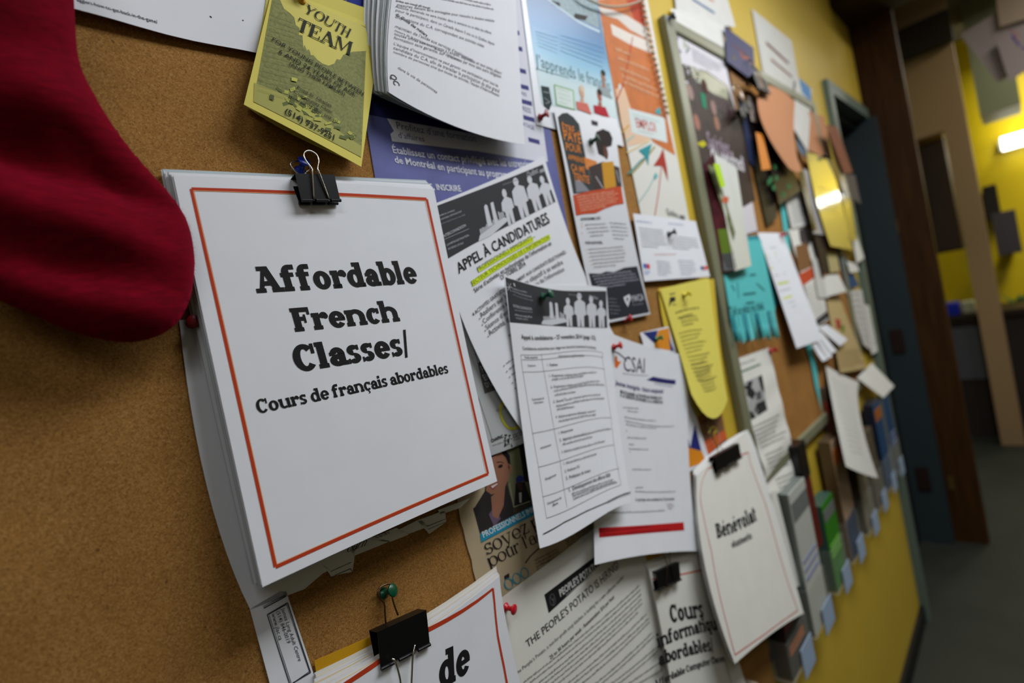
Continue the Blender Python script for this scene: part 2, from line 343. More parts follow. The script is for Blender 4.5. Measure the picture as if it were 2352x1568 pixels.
class Ink:
    def __init__(s, sheet, pt, lift=.00015, nu=None, nv=None):
        s.sh = sheet; s.pt = pt; s.W = pt.w; s.H = pt.h; s.cur = lift; s.part_name = None; s.nu = nu; s.nv = nv; s.new('print')
    def new(s, name):
        s.flush(); s.part_name = name; s.V = []; s.Fc = []; s.mi = []; s.mats = []; s.last = None; s.cur += .000035; return s
    def add(s, pts, faces, mat):
        if isinstance(mat, tuple): mat = ink(mat)
        if mat not in s.mats: s.mats.append(mat)
        if mat is not s.last: s.last = mat; s.cur += .000012
        n = len(s.V); s.V += [(p[0], p[1], s.cur*10) for p in pts]; s.Fc += [tuple(n+i for i in f) for f in faces]; s.mi += [s.mats.index(mat)]*len(faces)
    def flush(s):
        if s.part_name is None or not getattr(s, 'Fc', None): return
        bm = bmesh.new(); vs = [bm.verts.new(q) for q in s.V]
        for f, m in zip(s.Fc, s.mi):
            try: bm.faces.new([vs[i] for i in f]).material_index = m
            except ValueError: pass
        if not s.pt.flat:
            for n, ax in ((s.nu or 10, 0), (s.nv or 14, 1)):
                for i in range(1, n):
                    co = [0, 0, 0]; co[ax] = i/n; no = [0, 0, 0]; no[ax] = 1
                    bmesh.ops.bisect_plane(bm, geom=bm.verts[:]+bm.edges[:]+bm.faces[:], plane_co=co, plane_no=no, dist=1e-6)
        og = parent_world(s.sh)
        for v in bm.verts: v.co = s.pt.P(v.co.x, v.co.y, v.co.z/10)-og
        me = bpy.data.meshes.new(s.part_name); bm.to_mesh(me); bm.free()
        link(s.part_name, me, s.mats, s.sh); s.V = []; s.Fc = []
    def uv(s, p): return s.pt.inv(*p)
    def poly(s, pts, mat):
        s.cur += .000005; q = [s.uv(p) for p in pts]; s.add(q, [tuple(range(len(q)))], mat)
    def strip(s, A, B, mat):
        a = [s.uv(p) for p in A]; b = [s.uv(p) for p in B]; n = len(a); s.add(a+b, [(i, i+1, n+i+1, n+i) for i in range(n-1)], mat)
    def line(s, p, q, wmm, mat):
        a, b = s.uv(p), s.uv(q); s.seg(a, b, wmm, mat)
    def seg(s, a, b, wmm, mat):
        A = Vector((a[0]*s.W, a[1]*s.H)); B = Vector((b[0]*s.W, b[1]*s.H)); d = (B-A)
        if d.length < 1e-6: return
        n = Vector((-d.y, d.x)).normalized()*wmm*.0005; m = max(1, int(d.length/.02)); V = []; Fc = []
        for i in range(m+1):
            c = A+d*(i/m)
            for q in (c+n, c-n): V.append((q.x/s.W, q.y/s.H))
        for i in range(m): Fc.append((2*i, 2*i+2, 2*i+3, 2*i+1))
        s.add(V, Fc, mat)
    def path(s, pts, wmm, mat):
        for a, b in zip(pts, pts[1:]): s.line(a, b, wmm, mat)
    def ell(s, c, rx, ry, mat, rot=0, n=18):
        """ellipse at image point c, radii in mm"""
        u, v = s.uv(c); V = []
        for i in range(n):
            a = 2*math.pi*i/n; x, y = rx*math.cos(a), ry*math.sin(a); x, y = x*math.cos(rot)-y*math.sin(rot), x*math.sin(rot)+y*math.cos(rot)
            V.append((u+x*.001/s.W, v+y*.001/s.H))
        s.add(V, [tuple(range(n))], mat)
    def put(s, shape, p0, p1, mat, hs=1., shear=0, fit=True):
        vs, fs, w = shape
        if not vs: return
        if hs > 1.15: hs = 1+(hs-1)*.3
        a, b = s.uv(p0), s.uv(p1); A = Vector((a[0]*s.W, a[1]*s.H)); d = Vector((b[0]*s.W, b[1]*s.H))-A; k = d.length/w; d.normalize(); n = Vector((d.y, -d.x))
        V = []
        for x, y in vs:
            q = A+d*((x+y*shear)*k)+n*(y*k*hs); V.append((q.x/s.W, q.y/s.H))
        s.add(V, fs, mat)
    def text(s, t, p0, p1, mat=BLK, bold=0, hs=1., shear=0): s.put(glyphs(t, bold), p0, p1, mat, hs, shear)
    def slab(s, t, p0, p1, mat=BLK, hs=1., shear=0, **kw): s.put(slab(t, **kw), p0, p1, mat, hs, shear)
    def greek(s, p0, p1, hmm, mat=GRY, seed=0, fill=1.):
        """one line of print too fine to read: word-length dashes of broken strokes"""
        a, b = s.uv(p0), s.uv(p1); s.greek_uv(a, b, hmm, mat, seed, fill)
    def greek_uv(s, a, b, hmm, mat=GRY, seed=0, fill=1.):
        rnd = random.Random(seed*77+5); A = Vector((a[0]*s.W, a[1]*s.H)); d = Vector((b[0]*s.W, b[1]*s.H))-A; L = d.length*fill; d.normalize(); n = Vector((d.y, -d.x)); x = 0; h = hmm*.001
        V = []; Fc = []
        while x < L:
            wl = rnd.randint(2, 9)
            for i in range(wl):
                cw = h*rnd.choice((.25, .45, .5, .55, .6)); hh = h*rnd.choice((.62, .62, .66, 1.)); 
                if x+cw > L: break
                base = 0 if rnd.random() > .12 else -.25*h; k = len(V)
                y1 = base+h*.22; gap = cw*.82
                for (xa, xb, ya, yb) in ((0, gap*.32, base, hh), (gap*.32, gap, base, y1) if rnd.random() < .5 else (gap*.32, gap, hh*.75, hh), (gap*.72, gap, base, hh*.9)):
                    k = len(V)
                    for X_, Y_ in ((xa, ya), (xb, ya), (xb, yb), (xa, yb)): q = A+d*(x+X_)+n*Y_; V.append((q.x/s.W, q.y/s.H))
                    Fc.append((k, k+1, k+2, k+3))
                x += cw
            x += h*.38
        if Fc: s.add(V, Fc, mat)
    def para(s, tl, tr, bl, n, hmm, mat=GRY, seed=1, last=.6, ind=0, dash=False):
        a, b, c = s.uv(tl), s.uv(tr), s.uv(bl); rnd = random.Random(seed)
        for i in range(n):
            t = i/max(1, n-1); o = ((c[0]-a[0])*t, (c[1]-a[1])*t)
            f = last if i == n-1 else rnd.uniform(.88, 1)
            p, q = (a[0]+o[0], a[1]+o[1]), (b[0]+o[0], b[1]+o[1])
            if dash:
                q = (p[0]+(q[0]-p[0])*f, p[1]+(q[1]-p[1])*f); s.dash(p, q, hmm, mat, rnd)
            else: s.greek_uv(p, q, hmm, mat, seed*31+i, f)
    def dash(s, a, b, hmm, mat, rnd):
        x = 0
        while x < 1:
            w = rnd.uniform(.04, .14); e = min(1, x+w)
            s.seg((a[0]+(b[0]-a[0])*x, a[1]+(b[1]-a[1])*x), (a[0]+(b[0]-a[0])*e, a[1]+(b[1]-a[1])*e), hmm, mat); x = e+.022
    def rectuv(s, u0, v0, u1, v1, mat): s.add([(u0, v0), (u1, v0), (u1, v1), (u0, v1)], [(0, 1, 2, 3)], mat)
    def frameuv(s, u0, v0, u1, v1, wmm, mat):
        for a, b in (((u0, v0), (u1, v0)), ((u1, v0), (u1, v1)), ((u1, v1), (u0, v1)), ((u0, v1), (u0, v0))): s.seg(a, b, wmm, mat)
    def done(s): s.flush(); s.part_name = None; return s.sh
PAPER = M('paper_white', (226, 227, 230), .8, noise_amt=.015, noise_scale=25, bump=.12)
PAPERW = M('paper_cream', (228, 226, 216), .8, noise_amt=.02, noise_scale=25, bump=.12)
def paper(name, label, cat, grid, off=.012, mat=None, group=None, disp=None, nu=10, nv=14, tear=0, ink_=True, parent=None):
    pt = Patch(grid, off, disp)
    o = sheet_mesh(name, pt, mat or PAPER, parent, nu, nv, tear=tear)
    if parent is None: tag(o, label, cat, group)
    return o, pt, (Ink(o, pt, nu=nu, nv=nv) if ink_ else None)
def stack(name, label, cat, front, back, n, mat=None, nu=10, nv=14, jit=.0015, mats=None, fan=1.0):
    """a pad of loose sheets held together: front grid and back grid, sheets between them"""
    Fg = [[at(*p) for p in row] for row in front]; Bg = [[at(*p) for p in row] for row in back]
    c = Vector(); k = 0
    for row in Fg:
        for p in row: c += p; k += 1
    root = empty(name, c/k, label, cat); rnd = random.Random(len(name)+n); res = None
    for i in range(n):
        t = (i/(n-1))
        jx, jz = (rnd.uniform(-jit, jit), rnd.uniform(-jit, jit)) if 0 < i < n-1 else (0, 0)
        tt = t if i in (0, n-1) else t**fan
        g = [[Bg[r][q].lerp(Fg[r][q], tt)+Vector((jx, 0, jz)) for q in range(len(Fg[0]))] for r in range(len(Fg))]
        pt = Patch(None, pts=g)
        m = (mats[i % len(mats)] if mats and i < n-1 else (mat or PAPER))
        o = sheet_mesh('sheet', pt, m, root, nu if i == n-1 else max(3, nu//2), nv if i == n-1 else max(4, nv//2)); res = (o, pt)
    return root, res[0], res[1], Ink(res[0], res[1], nu=nu, nv=nv)
# ---------------------------------------------------------------- pins and clips
METAL = M('bright_wire', (200, 195, 185), .22, 1)
BRASSY = M('dark_wire', (120, 96, 76), .28, 1)
CLIP = M('black_clip_paint', (9, 9, 10), .42, spec=.3)
def pin(px, py, off, rgb, label, cname, d=(-.1, -1, .12), size=1., head=None):
    """push pin: d = direction of its axis out of the board"""
    p = at(px, py, off); ax = Vector(d).normalized(); m = M('pin_'+cname, rgb, .3, spec=.5)
    a = ax.cross(Vector((0, 0, 1))).normalized(); b = ax.cross(a)
    prof = [(0, 0), (.0038, 0), (.0044, .0008), (.0042, .0016), (.0027, .0026), (.0021, .0048), (.0023, .0074), (.0034, .0088), (.0047, .0094), (.0049, .0102), (.0044, .0108), (0, .0109)]
    bm = bmesh.new(); rings = []
    for r, h in prof:
        rings.append([bm.verts.new(p+ax*h*size+(a*math.cos(t*math.pi/8)+b*math.sin(t*math.pi/8))*max(r, 1e-5)*size) for t in range(16)])
    for A, B in zip(rings, rings[1:]):
        for k in range(16): bm.faces.new((A[k], A[(k+1) % 16], B[(k+1) % 16], B[k]))
    o = bmobj('push_pin', bm, m, None, p, smooth=True); tag(o, label, 'push pin')
    bm = bmesh.new(); tube_pts(bm, [p+ax*.0002, p-ax*min(.008, off*.8)], .0005, 6); bmobj('needle', bm, METAL, o)
    return o
def clip(label, pl, pr, off, down, depth, leg, front='up', back='up', ftip=None, btip=None, mouth=.0025, off2=None, wire=METAL, wr=.0007):
    """binder clip: pl, pr the image ends of its spine, off its distance out, down = tilt of its legs (world vector)"""
    A, B = at(pl[0], pl[1], off), at(pr[0], pr[1], off2 or off); ex = (B-A); w = ex.length; ex.normalize()
    dn = Vector(down); dn = (dn-ex*dn.dot(ex)).normalized(); out = ex.cross(dn)
    if out.y > 0: out = -out
    O = (A+B)/2; root = empty('binder_clip', O, label, 'binder clip')
    def L(a, b, c): return O+ex*(a*w)+out*b+dn*c
    bm = bmesh.new(); t = .0004
    prof = [(-mouth, leg), (-depth/2, 0), (depth/2, 0), (mouth, leg)]; inn = [(-mouth+t, leg), (-depth/2+t, t*1.5), (depth/2-t, t*1.5), (mouth-t, leg)]
    rows = []
    for a in (-.5, .5): rows.append(([bm.verts.new(L(a, b, c)) for b, c in prof], [bm.verts.new(L(a, b, c)) for b, c in inn]))
    for q in (0, 1):
        for i in range(3): f = (rows[0][q][i], rows[0][q][i+1], rows[1][q][i+1], rows[1][q][i]); bm.faces.new(f)
    for k in (0, 1):
        for i in range(3): bm.faces.new((rows[k][0][i], rows[k][0][i+1], rows[k][1][i+1], rows[k][1][i]))
    for sgn in (-1, 1):
        for a0, a1 in ((-.5, -.24), (-.15, .15), (.24, .5)):
            tube_pts(bm, [L(a0, sgn*(mouth+.0006), leg+.0008), L(a1, sgn*(mouth+.0006), leg+.0008)], .0015, 10)
    bmobj('clip_body', bm, CLIP, root)
    for sgn, mode, tip in ((1, front, ftip), (-1, back, btip)):
        if mode is None: continue
        hl = .78*w
        y0 = sgn*(mouth+.0006)
        if mode == 'up':
            y1 = sgn*(depth/2+.0016); P = [(-.20, y0, leg+.0008), (-.09, y1, 0), (-.075, y1, -.12*w), (-.17, y1, -.34*w), (-.15, y1, -.50*w), (0, y1, -.58*w), (.15, y1, -.50*w), (.17, y1, -.34*w), (.075, y1, -.12*w), (.09, y1, 0), (.20, y0, leg+.0008)]
        else:
            y1 = sgn*(mouth+.002+(tip or 0)); e = leg; P = [(-.20, y0, e), (-.09, y1, e+.45*w), (-.075, y1, e+.55*w), (-.17, y1, e+.78*w), (-.14, y1, e+.92*w), (0, y1, e+1.0*w), (.14, y1, e+.92*w), (.17, y1, e+.78*w), (.075, y1, e+.55*w), (.09, y1, e+.45*w), (.20, y0, e)]
        if mode == 'up' and tip: P = [(a+tip*max(0, (-c+.0)/(.58*w)) if c < 0 else a, b, c) for a, b, c in P]
        bm = bmesh.new(); tube_pts(bm, smooth_path([L(*q) for q in P], 6), wr, 8); bmobj('wire_handle', bm, wire, root, smooth=True)
    return root
# ================================================================ the room
YEL = M('yellow_wall_paint', (196, 166, 52), .55, noise_amt=.03, noise_scale=6, spec=.35)
YEL2 = M('yellow_kitchen_paint', (225, 195, 0), .5, spec=.4)
TEAL = M('grey_green_metal_paint', (92, 108, 98), .45, spec=.4)
TEALD = M('dark_teal_paint', (44, 54, 56), .5)
WOOD = M('brown_stained_wood', (62, 38, 14), .6, spec=.12, noise_amt=.25, noise_scale=9, stretch=(6, 6, .6))
DWOOD = M('dark_brown_wood', (52, 34, 18), .6, noise_amt=.2, noise_scale=9, stretch=(6, 6, .6))
BEIGE = M('beige_paint', (150, 122, 88), .6)
def struct(o): o['kind'] = 'structure'; return o
FZ = -.08; CZ = 3.75
struct(boxes('wall_left', [(-2.2, 2.95, 0, .2, FZ, CZ), (2.95, 3.9, 0, .2, 2.53, CZ), (3.9, 4.0, 0, .2, FZ, CZ)], YEL))
struct(boxes('wall_left', [(4.0, 5.8, 0, .2, FZ, CZ)], M('pale_gloss_paint', (190, 196, 150), .22, spec=.5)))
struct(boxes('floor', [(-2.2, 8, -2.4, .6, FZ-.1, FZ)], M('grey_green_lino', (44, 46, 38), .6, noise_amt=.15, noise_scale=5)))
struct(boxes('ceiling', [(-2.2, 8, -2.4, .6, CZ, CZ+.1)], M('ceiling_tile', (110, 106, 92), .9)))
struct(boxes('wall_right', [(-2.2, 8, -2.5, -2.4, FZ, CZ)], M('pale_wall_paint', (110, 104, 88), .7)))
struct(boxes('wall_back', [(-2.3, -2.2, -2.4, .2, FZ, CZ)], M('pale_wall_paint')))
struct(boxes('wall_far', [(7.6, 7.7, -2.4, .6, FZ, CZ)], YEL2))
struct(boxes('baseboard_left', [(-2.2, 2.93, -.015, 0, FZ, .0)], M('black_vinyl_base', (18, 17, 14), .5)))
struct(boxes('trim_1', [(3.45, 3.9, -.55, 0, 3.06, CZ)], DWOOD))
# the doorway in the left wall
dr = struct(boxes('door_1', [(3.0, 3.84, .1, .15, FZ, 2.5)], M('door_slab_paint', (30, 34, 32), .5)))
boxes('door_frame', [(2.93, 3.0, -.025, .12, FZ, 2.5), (2.93, 3.84, -.025, .12, 2.5, 2.56)], TEAL, dr)
boxes('door_frame', [(3.80, 3.85, -.06, .12, FZ, 2.5)], TEALD, dr)
boxes('door_stop', [(3.0, 3.03, .04, .1, FZ, 2.5), (3.0, 3.8, .04, .1, 2.46, 2.5)], M('door_slab_paint'), dr)
for px, py in ((2035, 795), (2100, 1112)):
    p = at(px, py, -.05)/S; boxes('hinge', [(3.785, 3.80, .0, .06, p.z-.07, p.z+.07)], M('dark_bronze', (40, 24, 18), .5), dr)
# wooden door post beyond it
ps = boxes('wooden_post', [(3.86, 3.93, -.21, -.0005, FZ, CZ)], WOOD)
tag(ps, 'brown stained wooden post reaching floor to ceiling past the grey-green doorway', 'post')
for q in ((2057, 520), (2184, 1108)):
    p = atx(q[0], q[1], 3.86)/S; boxes('hinge', [(3.85, 3.86, p.y-.012, p.y+.012, p.z-.04, p.z+.04)], M('brass_plate', (170, 140, 80), .3, .9), ps)
# ---------------- far end
def far(name, px0, px1, X, dx, mat, label=None, cat=None, bevel=0, z0=None, parent=None):
    a, b = atx(*px0, X)/S, atx(*px1, X)/S; lo, hi = min(a.y, b.y), max(a.y, b.y); zl, zh = min(a.z, b.z), max(a.z, b.z)
    if z0 is not None: zl = z0
    o = boxes(name, [(X, X+dx, lo, hi, zl, zh)], mat, parent, bevel)
    if label: tag(o, label, cat)
    return o
struct(boxes('trim_2', [(5.8, 5.9, -.37, -.225, FZ, CZ), (5.8, 5.9, -.225, .2, 2.6, CZ)], BEIGE))
far('header_box', (2050, 75), (2190, 90), 5.72, .07, M('dark_header', (34, 26, 16), .6), 'dark brown flat box fixed high across the beige door surround', 'box')
cb = far('wall_cabinet', (2105, 322), (2212, 572), 6.0, .3, DWOOD)
tag(cb, 'dark brown wall cabinet seen behind the beige pillar', 'cabinet')
a_ = atx(2105, 322, 6.0)/S; b_ = atx(2212, 572, 6.0)/S
boxes('cabinet_top', [(5.99, 6.0, b_.y, a_.y, a_.z-.05, a_.z+.06)], M('mustard_edge', (110, 84, 10), .5), cb)
boxes('cabinet_door', [(5.98, 5.995, b_.y+.01, a_.y-.01, b_.z+.02, a_.z-.08)], M('cabinet_door_wood', (62, 42, 24), .5), cb)
ct = boxes('kitchen_counter', [(6.0, 6.6, -.9, .2, .98, 1.03)], M('counter_top', (40, 28, 20), .4)); tag(ct, 'dark kitchen counter with grey cupboard beneath, behind the beige pillar', 'counter')
boxes('cupboard_body', [(6.05, 6.6, -.9, .2, FZ, .98)], M('cupboard_brown', (44, 34, 28), .6), ct)
boxes('cupboard_door', [(6.03, 6.05, -.2, .02, .45, .92)], M('cupboard_grey', (84, 84, 88), .5), ct)
bl = far('blue_basin', (2168, 700), (2206, 726), 6.1, .2, M('blue_plastic', (20, 40, 170), .4), 'blue plastic basin on the far kitchen counter', 'basin', .004, 1.031)
wb = far('pale_bowl', (2206, 695), (2242, 722), 6.1, .15, M('pale_china', (170, 170, 140), .3), 'pale bowl beside the blue basin on the counter', 'bowl', .008, 1.031)
far('hanging_bulkhead', (2192, -60), (2345, 236), 6.5, .6, M('pale_green_panel', (130, 134, 100), .6), 'pale grey-green bulkhead below the kitchen ceiling', 'bulkhead')
far('dark_speaker', (2255, 430), (2300, 500), 7.2, .4, M('dark_header'), 'small dark box mounted on the bright yellow kitchen wall', 'box')
mo = far('wall_screen', (2276, 492), (2349, 578), 7.0, .04, M('grey_screen', (70, 64, 66), .25, spec=.6), 'grey screen on the yellow kitchen wall, pale glare near its top', 'screen', .004)
far('screen_stand', (2300, 566), (2330, 580), 7.04, .56, M('dark_header'), parent=mo)
# lamp on the kitchen wall
a_ = atx(2300, 332, 7.4); lamp = empty('tube_lamp', a_, 'lit fluorescent tube lamp on the yellow kitchen wall', 'lamp')
bm = bmesh.new(); tube_pts(bm, [a_, a_+Vector((0, -.9, 0))*S], .055, 12); bmobj('tube', bm, M('lit_tube', (255, 255, 245), emit=6), lamp)
boxes('lamp_housing', [(7.5, 7.6, a_.y/S-.92, a_.y/S+.02, a_.z/S-.05, a_.z/S+.05)], M('pale_china'), lamp)
# plant far right
p_ = atx(2350, 690, 6.8); pl = empty('potted_plant', p_, 'green leafy plant at the right edge against the yellow kitchen wall', 'plant')
for i in range(26):
    a = random.uniform(0, 6.28); e = random.uniform(-.2, 1.2); L = random.uniform(.08, .17)
    d = Vector((math.cos(a)*math.cos(e), math.sin(a)*math.cos(e), math.sin(e))); sd = d.cross(Vector((0, 0, 1))).normalized()*.028
    b0 = p_+Vector((0, 0, -.04)); vs = [b0, b0+d*L*.5+sd, b0+d*L, b0+d*L*.5-sd, b0+d*L*.5+Vector((0, 0, .012))]
    meshobj('leaf', vs, [(0, 1, 4), (1, 2, 4), (2, 3, 4), (3, 0, 4)], M('leaf_green', (30, 90, 24), .5), pl)
bm = bmesh.new(); pz = p_+Vector((0, 0, -.17)); bmesh.ops.create_cone(bm, cap_ends=True, segments=20, radius1=.05, radius2=.07, depth=.14, matrix=Matrix.Translation(pz)); bmobj('pot', bm, M('terracotta', (150, 60, 30), .7), pl)
bm = bmesh.new(); tube_pts(bm, [pz, p_], .008, 6); bmobj('stem', bm, M('leaf_green'), pl)
bm = bmesh.new(); box_bm(bm, pz+Vector((-.12, -.25, -.10)), pz+Vector((.12, .12, -.07)), .004); tag(bmobj('wall_shelf', bm, DWOOD), 'dark shelf under the plant on the yellow kitchen wall', 'shelf')
# notice panel hung near the top right, with papers
X = 4.6
def quadpaper(name, label, pts, X, mat, nu=4, nv=4):
    P = [atx(*p, X) for p in pts]; pt = Patch(None, pts=[[P[0], P[1]], [P[3], P[2]]]); pt.flat = False
    o = sheet_mesh(name, pt, mat, None, nu, nv); tag(o, label, 'paper'); return o, pt, Ink(o, pt, nu=nu, nv=nv)
hp = far('hanging_board', (2297, -160), (2500, 232), 4.66, .03, M('dark_panel', (44, 38, 32), .6), 'dark hanging board behind the papers in the top right corner', 'board')
_, _, k = quadpaper('hanging_paper', 'large mauve-grey printed paper hanging in the top right corner', [(2205, 80), (2400, -40), (2440, 100), (2292, 190)], X, M('mauve_paper', (150, 136, 134), .8))
k.new('lettering').para((2250, 100), (2330, 60), (2290, 160), 6, 5, (110, 100, 102), 3); k.done()
quadpaper('hanging_paper', 'beige paper overlapping the large mauve paper at the top right corner', [(2285, -30), (2380, -60), (2400, 30), (2296, 62)], X-.03, M('tan_paper', (158, 138, 118), .8))
_, _, k = quadpaper('hanging_paper', 'pale slip with a coloured swirl over the mauve paper, right edge', [(2288, 95), (2380, 40), (2420, 120), (2318, 188)], X-.05, M('mauve_paper'))
k.new('swirl').path([(2322, 72), (2330, 92), (2345, 108), (2360, 114)], 9, (70, 60, 130)); k.path([(2322, 70), (2334, 78), (2336, 90)], 7, (190, 90, 70)); k.done()
# ================================================================ first cork board
CORK = cork('cork', (148, 105, 52), (90, 58, 24), (184, 142, 86))
CORK2 = cork('cork_far', (150, 104, 50), (104, 68, 28), (178, 134, 76))
b1 = boxes('cork_board', [(-.9, 1.205, -.010/S, -.0008, .2, 3.3)], CORK); tag(b1, 'large speckled brown cork board carrying the nearest papers', 'cork board')
# second board: metal-framed
def bx(a, b): return a/S
b2 = boxes('framed_cork_board', [(1.33, 2.60, -.010/S, 0, 1.19, 2.37)], CORK2); tag(b2, 'framed cork board crowded with hanging papers, further along the yellow wall', 'cork board')
FR = M('board_frame_metal', (122, 122, 96), .4, spec=.5)
for nm, a in (('frame_side', (1.297, 1.345, -.018/S, 0, 1.165, 2.395)), ('frame_side', (2.59, 2.63, -.018/S, 0, 1.165, 2.395)), ('frame_top', (1.345, 2.59, -.018/S, 0, 2.36, 2.395)), ('frame_bottom', (1.345, 2.59, -.018/S, 0, 1.165, 1.2))):
    boxes(nm, [a], FR, b2, bevel=.004)
# ================================================================ red felt stocking
def stocking():
    out = [(150, -150), (166, -60), (170, 0), (173, 60), (178, 120), (190, 165), (215, 215), (238, 255), (262, 292), (305, 350), (345, 395), (385, 440), (415, 480), (434, 520), (443, 560), (447, 600), (445, 640), (438, 680), (420, 722), (395, 752), (360, 772), (320, 783), (280, 785), (230, 778), (180, 766), (120, 743), (60, 716), (0, 690), (-60, 655), (-110, 600), (-140, 520), (-150, 420), (-145, 300), (-140, 180), (-135, 60), (-132, -150)]
    off = .036; th = .019
    O = smooth_path([at(*p, off) for p in out], 4); N = len(O); g = .0042
    bm = bmesh.new(); f0 = bm.faces.new([bm.verts.new((p.x, 0, p.z)) for p in O])
    x0, x1, z0, z1 = min(p.x for p in O), max(p.x for p in O), min(p.z for p in O), max(p.z for p in O)
    for lo, hi, ax in ((x0, x1, 0), (z0, z1, 2)):
        c = lo+g
        while c < hi:
            co = [0, 0, 0]; co[ax] = c; no = [0, 0, 0]; no[ax] = 1
            bmesh.ops.bisect_plane(bm, geom=bm.verts[:]+bm.edges[:]+bm.faces[:], plane_co=co, plane_no=no, dist=1e-6); c += g
    bmesh.ops.triangulate(bm, faces=[f for f in bm.faces if len(f.verts) > 4])
    bm.verts.ensure_lookup_table(); n = len(bm.verts); bv = {v.index for e in bm.edges if len(e.link_faces) == 1 for v in e.verts}
    segs = list(zip(O, O[1:]))
    def dist(x, z):
        m_ = 9
        for a, b in segs:
            dx, dz = b.x-a.x, b.z-a.z; t = max(0, min(1, ((x-a.x)*dx+(z-a.z)*dz)/(dx*dx+dz*dz+1e-12))); m_ = min(m_, (x-a.x-t*dx)**2+(z-a.z-t*dz)**2)
        return math.sqrt(m_)
    front = []; back = []
    for v in bm.verts:
        q = Vector((v.co.x, -off, v.co.z)); t = 0 if v.index in bv else min(1, dist(q.x, q.z)/.045)
        z = th*math.sqrt(max(0, 1-(1-t)**2)); x_, y_ = proj(q); f = 0
        for (c0_, sl, wu, wd, am) in ((372, .27, 110, 34, -.019), (250, .06, 60, 60, .006), (470, .33, 34, 60, .007), (600, .16, 80, 50, -.008), (120, .05, 60, 40, -.005), (690, .1, 40, 40, .004)):
            dd = y_-(c0_+sl*x_); dd /= (wu if dd < 0 else wd); f += am*math.exp(-dd*dd)
        f += .0030*noise.noise(q*22)+.0009*noise.noise(q*70)
        front.append(q+Vector((0, -z-f*min(1, 1.6*t), 0))); back.append(q+Vector((0, z*.55, 0)))
    vs = front+back; fs = [tuple(v.index for v in f.verts) for f in bm.faces]; fs = fs+[tuple(n+i for i in f[::-1]) for f in fs]
    bd = [(e.verts[0].index, e.verts[1].index) for e in bm.edges if len(e.link_faces) == 1]; bm.free()
    Sp = [sum(O, Vector())/N for _ in O]
    m = bpy.data.materials.new('red_felt'); m.use_nodes = True; nt = m.node_tree; b = nt.nodes['Principled BSDF']
    b.inputs['Roughness'].default_value = .95; b.inputs['Specular IOR Level'].default_value = .1
    b.inputs['Sheen Weight'].default_value = .35; b.inputs['Sheen Roughness'].default_value = .5; b.inputs['Sheen Tint'].default_value = (.9, .0, .10, 1)
    tc = nt.nodes.new('ShaderNodeTexCoord'); mp = nt.nodes.new('ShaderNodeMapping'); mp.inputs['Rotation'].default_value = (0, .5, 0); mp.inputs['Scale'].default_value = (1, 1, 3.5)
    nz = nt.nodes.new('ShaderNodeTexNoise'); nz.inputs['Scale'].default_value = 90; nz.inputs['Detail'].default_value = 5; nz.inputs['Roughness'].default_value = .7
    cr = nt.nodes.new('ShaderNodeValToRGB'); cr.color_ramp.elements[0].position = .3; cr.color_ramp.elements[0].color = (*lin((84, 0, 12)), 1); cr.color_ramp.elements[1].position = .75; cr.color_ramp.elements[1].color = (*lin((122, 1, 22)), 1)
    nt.links.new(tc.outputs['Object'], mp.inputs[0]); nt.links.new(mp.outputs[0], nz.inputs[0]); nt.links.new(nz.outputs[0], cr.inputs[0]); nt.links.new(cr.outputs[0], b.inputs['Base Color'])
    bp = nt.nodes.new('ShaderNodeBump'); bp.inputs['Strength'].default_value = .22; bp.inputs['Distance'].default_value = .001; nt.links.new(nz.outputs[0], bp.inputs['Height']); nt.links.new(bp.outputs[0], b.inputs['Normal'])
    o = meshobj('christmas_stocking', vs, fs, m, smooth=True); tag(o, 'red felt christmas stocking hanging at the left, toe over the white sheets', 'stocking')
    # felt fuzz along the edge
    fv = []; ff = []; rnd = random.Random(3)
    for i in range(10, N-12):
        for _ in range(9):
            t = rnd.random(); p = O[i].lerp(O[i+1], t)+Vector((0, rnd.uniform(-.003, .003), 0)); c = Sp[i]; d = (p-c).normalized()
            d = (d+Vector((rnd.uniform(-.9, .9), rnd.uniform(-.5, .5), rnd.uniform(-.9, .9)))).normalized(); L = rnd.uniform(.0008, .0024); sd = d.cross(Vector((0, 1, 0))).normalized()*.00006
            p = p-d*.0004; k = len(fv); fv += [p-sd, p+sd, p+d*L]; ff.append((k, k+1, k+2))
    z = meshobj('felt_fuzz', fv, ff, m, o); z['kind'] = 'stuff'
    # white-trimmed cuff out of frame above
    q = [at(x, y, off) for x, y in ((-150, -150), (150, -150), (150, -280), (-150, -280))]
    bm = bmesh.new(); lo = Vector((q[0].x-.004, -off-.02, q[0].z-.0)); hi = Vector((q[1].x+.006, -.012, q[0].z+.07)); box_bm(bm, lo, hi, .008); bmobj('cuff', bm, M('white_fleece', (225, 222, 220), .95, bump=.6, noise_scale=200), o)
stocking()
# ================================================================ papers on the first board
# -- white sheet, top left
o, pt, k = paper('printed_sheet', 'white sheet along the top left edge with a line of web address print', 'paper', [[(-150, -330), (560, -250)], [(10, -4), (650, 144)]], .0125,
                 disp=lambda u, v: (0, .0012*math.sin(u*9)*v, .004*v*v+.001*math.sin(u*7)))
k.new('lettering').text('agglers-how-to-get-back-in-the-game/', (177, 3), (363, 55), (50, 52, 66), .008, hs=2.0)
k.ell((484, 39), .9, .6, (50, 40, 40), .5); k.ell((558, 47), .6, .5, (60, 50, 50)); k.done()
